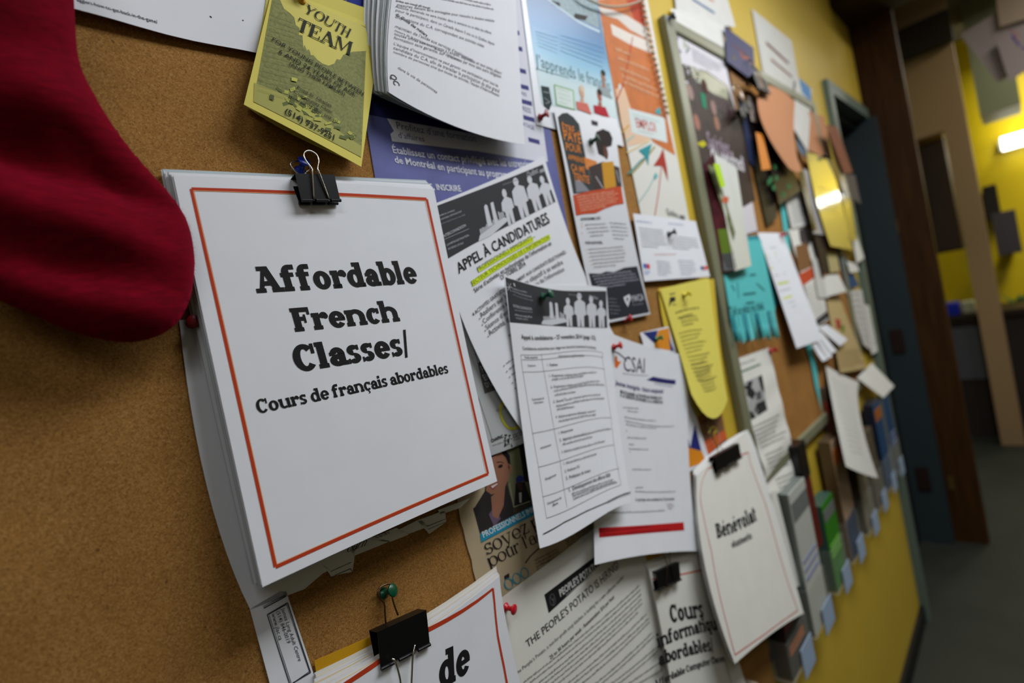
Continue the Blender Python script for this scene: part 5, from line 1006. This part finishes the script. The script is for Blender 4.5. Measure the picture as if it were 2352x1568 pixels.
# in the frame
PH = M('dark_photo_print', (50, 34, 28), .55, noise_amt=.5, noise_scale=26, spec=.3)
o, pt, k = P4('event_poster', 'tall poster with white head and dark crowd photograph at the left of the framed board', 'poster', [(1523, 42), (1668, 118), (1740, 530), (1632, 560)], .0125, M('poster_gloss_white', (206, 202, 206), .5, spec=.3), nu=12, nv=16)
k.new('photo'); k.poly(cQ(330, 570, 560, 640, 745, 770, 900, 1240, 1000, 1800, 620, 2020, 470, 1400, 430, 1180, 395, 1000), PH)
k.new('green_band').poly(cQ(400, 590, 560, 650, 745, 775, 755, 900, 600, 830, 440, 700), M('olive_print', (86, 92, 30), .3, noise_amt=.3, noise_scale=60))
k.new('flowers'); rnd = random.Random(2)
for i in range(24): x, y = 310+rnd.uniform(0, 170), 560+rnd.uniform(0, 190); w = rnd.uniform(12, 26); k.poly(cQ(x, y, x+w, y+8, x+w-4, y+w, x-4, y+w-8), (44, 44, 36) if i % 2 else (196, 196, 200))
for (x, y, c) in ((410, 830, (156, 130, 120)), (470, 1100, (160, 110, 94)), (620, 970, (150, 120, 110)), (650, 1110, (150, 110, 90)), (420, 1160, (150, 110, 120)), (540, 780, (70, 40, 30)), (760, 1000, (50, 20, 26))): k.ell(cQ(x, y)[0], 14, 17, c)
k.poly(cQ(500, 830, 545, 850, 560, 990, 520, 960), (40, 130, 96)); k.poly(cQ(470, 1290, 530, 1265, 560, 1300, 520, 1330), (190, 180, 20))
k.new('emblem'); k.path(cQ(300, 330, 285, 380, 300, 440, 330, 470), 6, (140, 126, 150)); k.path(cQ(350, 360, 365, 400, 360, 430), 5, (170, 184, 120)); k.path(cQ(380, 400, 400, 440, 375, 470), 5, (130, 140, 130)); k.para(*cQ(420, 440, 690, 600, 440, 540), 4, 6, (186, 182, 190), 2)
k.new('lettering'); k.para(*cQ(610, 870, 790, 960, 640, 960), 3, 7, (120, 104, 104), 5)
k.text('Soirées', *cQ(570, 1330, 770, 1400), (150, 132, 144), .02, hs=2); k.text('du vendredi', *cQ(600, 1440, 900, 1545), (206, 200, 202), .02, hs=2.2); k.done()
pin(1531, 46, .0135, (46, 60, 96), 'slate blue push pin at the top corner of the crowd poster', 'slate', d=(.3, -1, .1), size=1.6)
# glossy leaflet hanging in front
GL = M('gloss_leaflet', (226, 228, 218), .2, spec=.8, coat=.6)
o, pt, k = P4('glossy_leaflet', 'glossy folded leaflet with green patterned spine catching the light', 'leaflet', [(1640, 352), (1692, 385), (1726, 610), (1688, 622)], (.028, .036, .034, .034), GL)
k.new('photo').poly(cQ(570, 1480, 650, 1510, 700, 1700, 820, 2100, 800, 2170), M('olive_mix', (110, 116, 84), .2, noise_amt=.4, noise_scale=70)); k.new('orange_mark').poly(cH(320, 0, 360, 10, 350, 50, 310, 40), (190, 90, 50)); k.done()
o, pt, k = P4('spine_leaflet', 'dark and green spine leaflet tucked beside the glossy leaflet', 'leaflet', [(1615, 380), (1640, 352), (1690, 620), (1660, 628)], (.016, .028, .034, .02), M('leaflet_dark', (70, 24, 30), .35, noise_amt=.4, noise_scale=40))
k.new('green_panel').poly(cH(282, 225, 345, 220, 388, 380, 310, 390), (92, 116, 20)); k.new('striped_panel').poly(cH(310, 390, 388, 380, 410, 490, 320, 512), (70, 72, 68))
for j in range(6): k.line(*cH(318+j*14, 392, 335+j*13, 500), 2, (140, 142, 138))
k.done()
o, _, _ = P4('lime_tag', 'small bright lime paper tag on the glossy leaflet', 'tag', [cO(-5, 925)[0], cO(40, 930)[0], cO(82, 1090)[0], cO(50, 1100)[0]], .040, M('lime_paper', (176, 214, 10), .6), ink_=False)
P4('navy_strip', 'narrow navy strip of card beside the framed poster', 'card', [(1592, 360), (1620, 385), (1672, 600), (1648, 600)], .0155, M('navy_card', (20, 26, 46), .4), ink_=False)
# turquoise tear-off stack
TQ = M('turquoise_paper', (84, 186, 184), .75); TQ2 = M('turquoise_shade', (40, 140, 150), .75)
root = empty('turquoise_flyers', at(1715, 680, .02), 'turquoise tear-off flyers with a fringe of curled tabs', 'flyer')
def kid(name, pts, off, mat, nu=6, nv=10, disp=None):
    of = off if isinstance(off, tuple) else (off,)*4
    pt = Patch([[(*pts[0], of[0]), (*pts[1], of[1])], [(*pts[3], of[3]), (*pts[2], of[2])]], None, disp); q = sheet_mesh(name, pt, mat, root, nu, nv); return q, pt, Ink(q, pt, nu=nu, nv=nv)
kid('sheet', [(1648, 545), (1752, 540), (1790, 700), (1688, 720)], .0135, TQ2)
q, pt, k = kid('sheet', [(1650, 555), (1748, 550), (1781, 712), (1678, 725)], (.016, .016, .024, .024), TQ)
k.new('lettering')
for a in ((500, 535, 540, 530), (375, 600, 400, 640), (545, 590, 600, 640), (455, 665, 540, 655), (475, 725, 530, 718)): k.line(*cH(*a), 5, (30, 100, 104))
k.line(*cH(415, 580, 425, 690), 4, (30, 100, 104)); k.text('Tell us what you think', *cH(372, 810, 600, 765), (20, 84, 90), .02, hs=2.2); k.done()
for i in range(11):
    a = i/11; b_ = (i+.82)/11
    x0, x1 = 1676+a*104, 1676+b_*104; y0, y1 = 724-a*13, 724-b_*13
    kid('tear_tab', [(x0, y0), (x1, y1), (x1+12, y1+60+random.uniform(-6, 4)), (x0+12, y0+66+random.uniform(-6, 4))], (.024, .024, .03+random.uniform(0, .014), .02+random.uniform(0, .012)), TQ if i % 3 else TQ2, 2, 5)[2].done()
# dog sheet, highlighter sheet, others
o, pt, k = P4('dog_notice', 'white notice with a black and white dog photograph and wavy text', 'notice', [(1686, 826), (1766, 798), (1836, 1092), (1771, 1142)], (.0135, .0135, .02, .02), PAPERW, nv=44, disp=lambda u, v: (0, 0, .0022*math.sin(v*26+u*3)*v))
k.new('heading').line(*cH(435, 1190, 572, 1135), 4, (90, 126, 100)); k.greek(*cH(410, 1150, 540, 1105), 4, (150, 150, 150), 2)
k.new('photo'); k.poly(cH(458, 1260, 580, 1205, 622, 1445, 510, 1510), (176, 176, 172)); k.poly(cH(458, 1290, 485, 1255, 520, 1245, 510, 1290, 540, 1330, 520, 1375, 480, 1345, 480, 1310), (36, 36, 38)); k.poly(cH(555, 1225, 580, 1205, 600, 1330, 575, 1300), (40, 40, 42)); k.poly(cH(545, 1400, 600, 1375, 618, 1440, 560, 1480, 530, 1450), (44, 44, 46)); k.poly(cH(498, 1450, 520, 1460, 540, 1495, 510, 1510), (30, 30, 32)); k.poly(cH(540, 1330, 575, 1310, 580, 1370, 545, 1380), (90, 90, 92))
k.new('lettering')
for j in range(17):
    x, y = 1728+j*4.1, 978+j*9.3
    if j in (6, 12): continue
    k.greek((x, y+5), (x+62-(j % 4)*7, y-24+(j % 4)*3), 4.5, (112, 112, 106), j)
k.done(); pin(1767, 806, .0145, (176, 30, 40), 'red push pin at the top right of the dog notice', 'red3', d=(.3, -1, .1), size=1.6)
o, pt, k = P4('highlighted_list', 'long white list with yellow highlighter strokes hanging off the framed board', 'paper', [(1740, 534), (1797, 535), (1890, 779), (1830, 800)], (.014, .014, .05, .04), PAPER, nv=14)
k.new('highlighter')
for a, c in (((155, 225, 215, 215), (200, 206, 60)), ((185, 303, 220, 290), (206, 210, 90)), ((225, 398, 290, 384), (190, 206, 20)), ((250, 490, 310, 468), (206, 210, 70))): k.line(*cP(*a), 5, c)
k.new('lettering')
for j, a in enumerate(((150, 190, 215, 180), (165, 248, 225, 238), (185, 275, 240, 262), (205, 350, 275, 335), (235, 445, 305, 425), (265, 520, 330, 500), (280, 550, 335, 530), (300, 580, 340, 565))): k.greek(*cP(*a), 3.6, (160, 160, 164), j)
k.done(); pin(1792, 541, .015, (190, 60, 70), 'pinkish red push pin on the highlighted list', 'pink', d=(.3, -1, .1), size=1.5)
P4('turquoise_strip', 'curled turquoise paper edge hanging at the right of the bare cork', 'paper', [(1848, 790), (1862, 785), (1893, 955), (1880, 905)], (.014, .014, .02, .014), TQ, ink_=False, disp=lambda u, v: (.01*math.sin(v*5), 0, 0))
P4('turquoise_strip', 'turquoise paper edge behind the highlighted list near its top', 'paper', [(1790, 455), (1803, 450), (1822, 640), (1815, 640)], .013, TQ, ink_=False)
# black posters
BK = M('black_poster', (16, 12, 14), .3, spec=.5)
o, pt, k = P4('black_poster', 'narrow black poster between crowd photograph and green-dotted poster', 'poster', [(1690, 215), (1745, 265), (1785, 500), (1762, 520)], (.0135, .02, .02, .016), BK); k.new('blue_edge').poly(cO(180, 500, 210, 490, 300, 900, 290, 960, 250, 900), (20, 34, 66)); k.done()
o, pt, k = P4('green_dot_poster', 'black poster dotted with green under the peach papers', 'poster', [(1742, 270), (1765, 270), (1842, 435), (1790, 470)], (.02, .025, .034, .03), BK, nu=8, nv=10)
k.new('green_dots')
for a in ((400, 790), (435, 880), (440, 950), (450, 1030), (540, 1090), (410, 1040), (395, 1060), (500, 1150), (430, 1100)): k.ell(cO(*a)[0], 10, 8, (40, 104, 56))
k.done()
P4('crooked_leaflet', 'pale leaflet hanging crooked behind the green-dotted poster', 'leaflet', [cO(240, 440)[0], cO(330, 450)[0], cO(345, 640)[0], cO(270, 620)[0]], .022, M('leaflet_grey', (150, 136, 126), .5, noise_amt=.3, noise_scale=50), ink_=False)
P4('orange_pencil_card', 'narrow orange card hanging in front of the black posters', 'card', [cO(300, 700)[0], cO(350, 715)[0], cO(410, 965)[0], cO(345, 975)[0]], (.03, .03, .036, .036), M('orange_card', (206, 124, 36), .5), ink_=False)
P4('bare_card', 'brown card strip beneath the navy card', 'card', [cO(90, 240)[0], cO(230, 320)[0], cO(200, 480)[0], cO(165, 590)[0]], .0125, M('brown_kraft', (140, 102, 60), .8), ink_=False)
o, pt, k = P4('navy_card', 'navy card with orange and yellow marks above the framed board', 'card', [(1664, 60), (1731, 110), (1735, 190), (1669, 140)], (.02, .02, .024, .022), M('navy_print', (32, 34, 84), .5)); k.new('orange_mark'); k.path(cO(130, 70, 190, 110, 240, 150), 5, (110, 70, 60)); k.path(cO(185, 120, 205, 160, 250, 170), 7, (170, 96, 50)); k.ell(cO(145, 165)[0], 7, 7, (110, 104, 40)); k.done()
clip('black binder clip holding the peach papers, handles splayed', cO(255, 300)[0], cO(345, 340)[0], .034, (.25, -.3, -.9), .02, .04, 'up', 'up', wire=BRASSY, wr=.0012)
clip('small bright metal clip hanging over the black poster', cO(165, 545)[0], cO(240, 475)[0], .03, (.25, -.2, -.9), .012, .02, 'up', None, wr=.001)
# peach papers
PC = M('peach_paper', (190, 132, 92), .8)
def leafy(name, label, rows, mat, nu=6, nv=12): return paper(name, label, 'paper', rows, None, mat, nu=nu, nv=nv, ink_=False)
leafy('peach_paper', 'peach paper sheet bulging from the clip, nearer of the two', [[(1752, 192, .034), (1790, 205, .036), (1826, 234, .034)], [(1758, 300, .04), (1790, 320, .044), (1828, 345, .04)], [(1812, 386, .046), (1826, 394, .046), (1842, 392, .046)]], PC)
P4('peach_paper', 'flat peach paper farther along, beside the door frame', 'paper', [(1855, 255), (1893, 268), (1912, 372), (1858, 345)], (.014, .016, .02, .018), PC, ink_=False)
pin(1878, 365, .021, (34, 34, 36), 'dark push pin under the farther peach paper', 'dark', d=(.4, -1, .1), size=2.2)
P4('rust_folder', 'rust-brown folder edge hanging over the dark doorway', 'folder', [cO(805, 650)[0], cO(885, 660)[0], cO(1000, 990)[0], cO(935, 1000)[0]], (.05, .05, .05, .05), M('rust_card', (120, 58, 26), .6), ink_=False)
P4('black_folder', 'black folder edge between rust folder and plastic sleeve', 'folder', [cO(815, 700)[0], cO(870, 720)[0], cO(985, 1200)[0], cO(920, 1100)[0]], .045, BK, ink_=False)
P4('grey_folder', 'grey folder edge lower beside the dark doorway', 'folder', [cO(940, 990)[0], cO(1015, 1010)[0], cO(1060, 1220)[0], cO(1000, 1180)[0]], .045, M('grey_card', (74, 66, 66), .6), ink_=False)
# plastic sleeves with cream page
CR = M('cream_page', (206, 196, 130), .12, spec=.8, coat=1)
o, pt, k = paper('sleeved_page', 'cream page in a shiny plastic sleeve catching a bright highlight', 'page', [[(*cO(665, 840)[0], .03), (*cO(845, 900)[0], .034)], [(*cO(740, 1200)[0], .040), (*cO(920, 1220)[0], .042)], [(*cO(840, 1520)[0], .040), (*cO(1000, 1550)[0], .036)]], None, CR, nu=8, nv=14)
k.new('lettering')
for j in range(5): k.line(*cO(745+j*9, 1095+j*38, 860+j*9, 1125+j*38), 3, (150, 140, 84))
k.done()
P4('clear_sleeve_edge', 'grey-green edge of a plastic sleeve right of the cream page', 'sleeve', [cO(910, 1100)[0], cO(965, 1090)[0], cO(1030, 1480)[0], cO(975, 1480)[0]], .04, M('sleeve_grey', (110, 122, 112), .15, spec=.8, coat=1), ink_=False)
P4('grey_sleeve', 'white and grey document edge left of the cream page', 'paper', [cO(630, 960)[0], cO(690, 980)[0], cO(790, 1440)[0], cO(715, 1430)[0]], (.03, .03, .035, .035), M('doc_grey', (168, 164, 164), .4), ink_=False)
P4('black_spine', 'thin black binder spine beside the cream sleeve', 'folder', [cO(600, 960)[0], cO(640, 960)[0], cO(740, 1400)[0], cO(715, 1410)[0]], .0365, BK, ink_=False)
o, pt, k = P4('small_notice', 'small white notice tucked below the green-dotted poster', 'notice', [cO(515, 1195)[0], cO(640, 1110)[0], cO(705, 1360)[0], cO(560, 1400)[0]], .018, GP); k.new('lettering').para(*cO(545, 1210, 640, 1150, 580, 1350), 6, 5, (160, 160, 158), 3); k.done()
# second youth flyer, further away
o, pt, k = P4('community_flyer', 'distant white flyer with orange block and dark foot, under the small notice', 'flyer', [cP(290, 70)[0], cP(420, 60)[0], cP(530, 610)[0], cP(455, 660)[0]], (.016, .016, .02, .02), PAPERW, nv=14)
k.new('picture'); k.poly(cP(350, 70, 400, 60, 425, 130, 400, 200, 360, 140), (70, 62, 60)); k.poly(cP(330, 170, 400, 150, 435, 290, 350, 330), (130, 90, 50)); k.new('orange_block').poly(cP(352, 340, 440, 290, 458, 350, 366, 415), (196, 76, 38))
k.new('dark_block').poly(cP(442, 620, 520, 560, 530, 600, 455, 655), (56, 56, 60)); k.new('lettering')
for j in range(9): k.greek(*cP(378+j*9, 440+j*20, 450+j*8, 400+j*20), 4, (150, 148, 142), j)
k.done()
for i, (a, b_, c_, d_) in enumerate((((465, 655), (520, 640), (645, 730), (600, 770)), ((455, 690), (490, 685), (580, 800), (545, 815)), ((430, 770), (455, 750), (525, 850), (495, 862)), ((450, 720), (480, 712), (555, 830), (525, 845)))):
    P4('torn_tab', ('uppermost, broad torn-off paper tab below the distant flyer', 'second torn-off paper tab below the distant flyer', 'lowest torn-off paper tab beside the highlighted list', 'third, narrow torn-off paper tab below the distant flyer')[i], 'paper tab', [cP(*q)[0] for q in (a, b_, c_, d_)], (.022, .022, .034, .034), PAPER, ink_=False)
o, pt, k = P4('beige_notice', 'beige notice with a red and green mark near the door frame', 'notice', [cP(515, 480)[0], cP(595, 470)[0], cP(762, 905)[0], cP(600, 930)[0]], (.014, .014, .026, .026), M('beige_paper', (188, 164, 112), .8), nv=12)
k.new('red_mark').poly(cP(570, 605, 600, 610, 605, 670, 580, 665), (170, 50, 50)); k.new('green_mark').poly(cP(600, 640, 625, 645, 625, 690, 605, 680), (110, 130, 50)); k.new('lettering').para(*cP(585, 800, 720, 790, 600, 900), 8, 4, (140, 110, 60), 4); k.done()
for nm, lb, q, of, mt in (('white_notice', 'white printed sheet by the door frame, right of the beige notice', ((640, 440), (730, 430), (790, 800), (740, 760)), .016, GP), ('white_notice', 'narrow outer white sheet nearest the door frame', ((745, 520), (780, 530), (830, 800), (790, 820)), .018, PAPERW), ('white_notice', 'curled white sheet above the beige notice', ((480, 345), (590, 340), (640, 440), (500, 480)), (.02, .03, .034, .02), PAPERW),
                          ('blue_notice', 'blue printed card right of the curled white sheet', ((585, 200), (625, 210), (715, 410), (640, 430)), .015, M('blue_print', (24, 74, 122), .5)), ('tan_card', 'small tan card under the plastic sleeve', ((510, 200), (580, 210), (600, 320), (540, 330)), .02, M('tan_print', (186, 172, 120), .6)), ('white_notice', 'small white slip above the blue card, under the sleeve', ((640, 260), (700, 275), (715, 320), (660, 330)), .022, PAPERW), ('white_notice', 'white sheet corner sticking out right below the sleeve', ((670, 100), (700, 110), (745, 240), (700, 275)), .028, PAPERW), ('white_strip', 'white strip between the two distant flyers', ((430, 240), (470, 240), (530, 480), (470, 480)), .022, GP),
                          ('dark_strip', 'dark folded card just under the black spine', ((445, 110), (500, 110), (540, 320), (500, 340)), .03, M('dark_brown_card', (40, 30, 30), .5))):
    o, pt, k = P4(nm, lb, 'card' if 'card' in nm or 'strip' in nm else 'notice', [cP(*z)[0] for z in q], of, mt)
    if nm == 'white_notice' and of in (.016, .018): k.new('lettering').para(k.pt and proj(pt.raw(.15, .08)), proj(pt.raw(.85, .08)), proj(pt.raw(.15, .9)), 9, 6, (130, 130, 132), 3)
    k.done()
o, pt, k = paper('long_sheet', 'long white printed sheet hanging over the brochure pockets, foot kicking out', 'paper', [[(*cP(512, 885)[0], .016), (*cP(600, 935)[0], .02), (*cP(712, 985)[0], .02)], [(*cP(565, 1170)[0], .048), (*cP(640, 1180)[0], .052), (*cP(722, 1200)[0], .052)], [(*cP(635, 1490)[0], .088), (*cP(735, 1535)[0], .09), (*cP(828, 1560)[0], .09)]], None, GP, nu=8, nv=14)
k.new('lettering')
for j in range(14): k.greek(*cP(545+j*9, 960+j*34, 660+j*6, 1030+j*30), 3.6, (140, 140, 136), j)
k.done()
P4('white_slip', 'white ticket-like slip jutting right toward the door frame', 'slip', [cP(700, 960)[0], cP(790, 870)[0], cP(925, 1010)[0], cP(860, 1080)[0]], (.02, .024, .05, .045), PAPERW, ink_=False)
# ================================================================ brochure pockets under the framed board
AC = M('clear_acrylic', (214, 214, 200), .12, spec=.6, alpha=.08)
LBL = M('pale_blue_label', (150, 168, 190), .6)
def pocket(i, xn, wd, zb, hp_, dep, hb, col, label, blabel, top=None, foot=None, txt=None):
    """xn: near edge along the wall (survey units), zb: its foot, hp_: pocket height, hb: brochure height"""
    x0, x1, y1, y0 = xn, xn+wd, -.004, -dep; t = .004
    r = boxes('pocket_back', [(x0, x1, -.008, -.001, zb, zb+hp_*1.25)], AC)
    r.name = 'brochure_pocket'; tag(r, label, 'brochure holder', 'clear brochure pockets in a row')
    boxes('pocket_front', [(x0, x1, -dep-t, -dep, zb, zb+hp_)], AC, r); boxes('pocket_side', [(x0, x0+t, -dep, -.008, zb, zb+hp_)], AC, r); boxes('pocket_side', [(x1-t, x1, -dep, -.008, zb, zb+hp_)], AC, r); boxes('pocket_floor', [(x0, x1, -dep, -.008, zb-t, zb)], AC, r, .001)
    lb = boxes('pocket_label', [(x0+wd*.45, x1+.004, -dep-t-.002, -dep-t, zb-.03, zb+.045)], LBL, r)
    b = boxes('brochures', [(x0+.008, x1-.008, -dep+.004, -dep*.28, zb+.003, zb+hb)], col[0]); b.name = 'brochure_bundle'; tag(b, blabel, 'brochures', 'brochures in the pockets')
    boxes('cover', [(x0+.008, x1-.008, -dep+.001, -dep+.0038, zb+.003, zb+hb)], col[1], b)
    if top: boxes('top_band', [(x0+.012, x1-.012, -dep-.0003, -dep+.0009, zb+hb*.80, zb+hb*.93)], top, b)
    if foot: boxes('foot_band', [(x0+.009, x1-.009, -dep-.0003, -dep+.0009, zb+.004, zb+hb*.34)], foot, b)
    if txt: boxes('mid_band', [(x0+.02, x1-.02, -dep-.0003, -dep+.0009, zb+hb*(.5-.06*j), zb+hb*(.52-.06*j)) for j in range(3)], txt, b)
c = lambda n, rgb, **k: M(n, rgb, .4, spec=.5, **k)
B = .735
pocket(0, .96, .115, B-.05, .10, .04, .14, (c('bro_cream', (170, 160, 140)), c('bro_map', (168, 160, 140), noise_amt=.2, noise_scale=30)), 'clear pocket at the bottom edge, nearest, mostly behind the volunteering pad', 'map-patterned brochures in the nearest pocket', c('bro_crimson', (120, 14, 50)), None, c('bro_crimson', (120, 14, 50)))
pocket(1, 1.22, .15, B-.01, .10, .05, .15, (c('bro_blk', (24, 20, 18)), c('bro_dark', (34, 28, 24))), 'clear pocket with dark brochures, just right of the volunteering pad foot', 'black and orange brochures under the volunteering pad', c('bro_red', (120, 30, 20)), None, c('bro_org', (170, 96, 40)))
pocket(2, 1.40, .155, B, .13, .055, .39, (c('bro_edge', (110, 116, 110)), c('bro_white', (184, 186, 176))), 'clear pocket with tall white brochures', 'tall white and grey newsletter brochures beside the red spine', c('bro_grey', (110, 112, 108)), None, c('bro_lav', (130, 136, 170)))
pocket(3, 1.635, .14, B, .13, .055, .265, (c('bro_teal', (60, 92, 82)), c('bro_green', (46, 122, 14))), 'clear pocket with the green brochures', 'bright green brochures in their pocket', c('bro_grey', (110, 112, 108)), None, c('bro_lime', (120, 180, 70)))
pocket(4, 1.835, .14, B, .13, .055, .40, (c('bro_tan', (96, 76, 54)), c('bro_beige', (176, 148, 118), noise_amt=.15, noise_scale=60)), 'clear pocket with beige brochures, right of the green ones', 'beige brochures with orange top and blue foot', c('bro_orange', (200, 110, 40)), c('bro_blue', (30, 54, 84)), None)
pocket(5, 2.05, .14, B, .13, .06, .34, (c('bro_brown', (70, 60, 46)), c('bro_mag', (120, 112, 92), noise_amt=.3, noise_scale=40)), 'clear pocket with curved grey-brown magazines', 'grey-brown magazines bulging from their pocket', None, None, None)
pocket(6, 2.27, .14, B, .13, .055, .30, (c('bro_brown', (70, 60, 46)), c('bro_mix', (90, 80, 64), noise_amt=.4, noise_scale=40)), 'clear pocket below the kicked-out foot of the long sheet', 'shaded brown brochures below the long sheet', None, None, None)
pocket(7, 2.48, .14, B, .13, .055, .36, (c('bro_navy', (14, 24, 44)), c('bro_dblue', (30, 70, 110))), 'clear pocket with dark blue brochures past the long sheet', 'dark blue brochures just past the long sheet', c('bro_org', (170, 96, 40)), None, None)
pocket(8, 2.68, .14, B, .13, .055, .34, (c('bro_edge', (110, 116, 110)), c('bro_dblue', (30, 70, 110))), 'farthest clear pocket, next to the door frame', 'blue and grey booklets next to the door frame', None, c('bro_grey', (110, 112, 108)), c('bro_lav', (130, 136, 170)))
o = boxes('tall_booklet', [(1.56, 1.63, -.045, -.012, B+.16, B+.47)], c('bro_redspine', (96, 20, 14)), None, .002); tag(o, 'dark red and black booklet standing between the white and green brochures', 'booklet')
boxes('black_top', [(1.558, 1.632, -.047, -.010, B+.37, B+.475)], BK, o, .002)
o = boxes('tall_booklet', [(1.985, 2.03, -.022, -.002, B+.13, B+.55)], c('bro_brown', (70, 60, 46)), None, .002); tag(o, 'narrow brown booklet with a red edge behind the long sheet', 'booklet'); boxes('red_edge', [(1.983, 1.995, -.024, -.02, B+.3, B+.5)], c('bro_red2', (150, 40, 36)), o)
o = P4('side_sheet', 'plain white sheet edge between the volunteering pad and the white brochures', 'paper', [(1770, 1130), (1782, 1125), (1838, 1345), (1812, 1352)], .03, PAPERW, ink_=False)
o = boxes('brochure_rail', [(.9, 2.86, -.0009, 0, B+.02, B+.05)], AC); tag(o, 'clear mounting rail behind the brochure pockets on the yellow wall', 'rail')
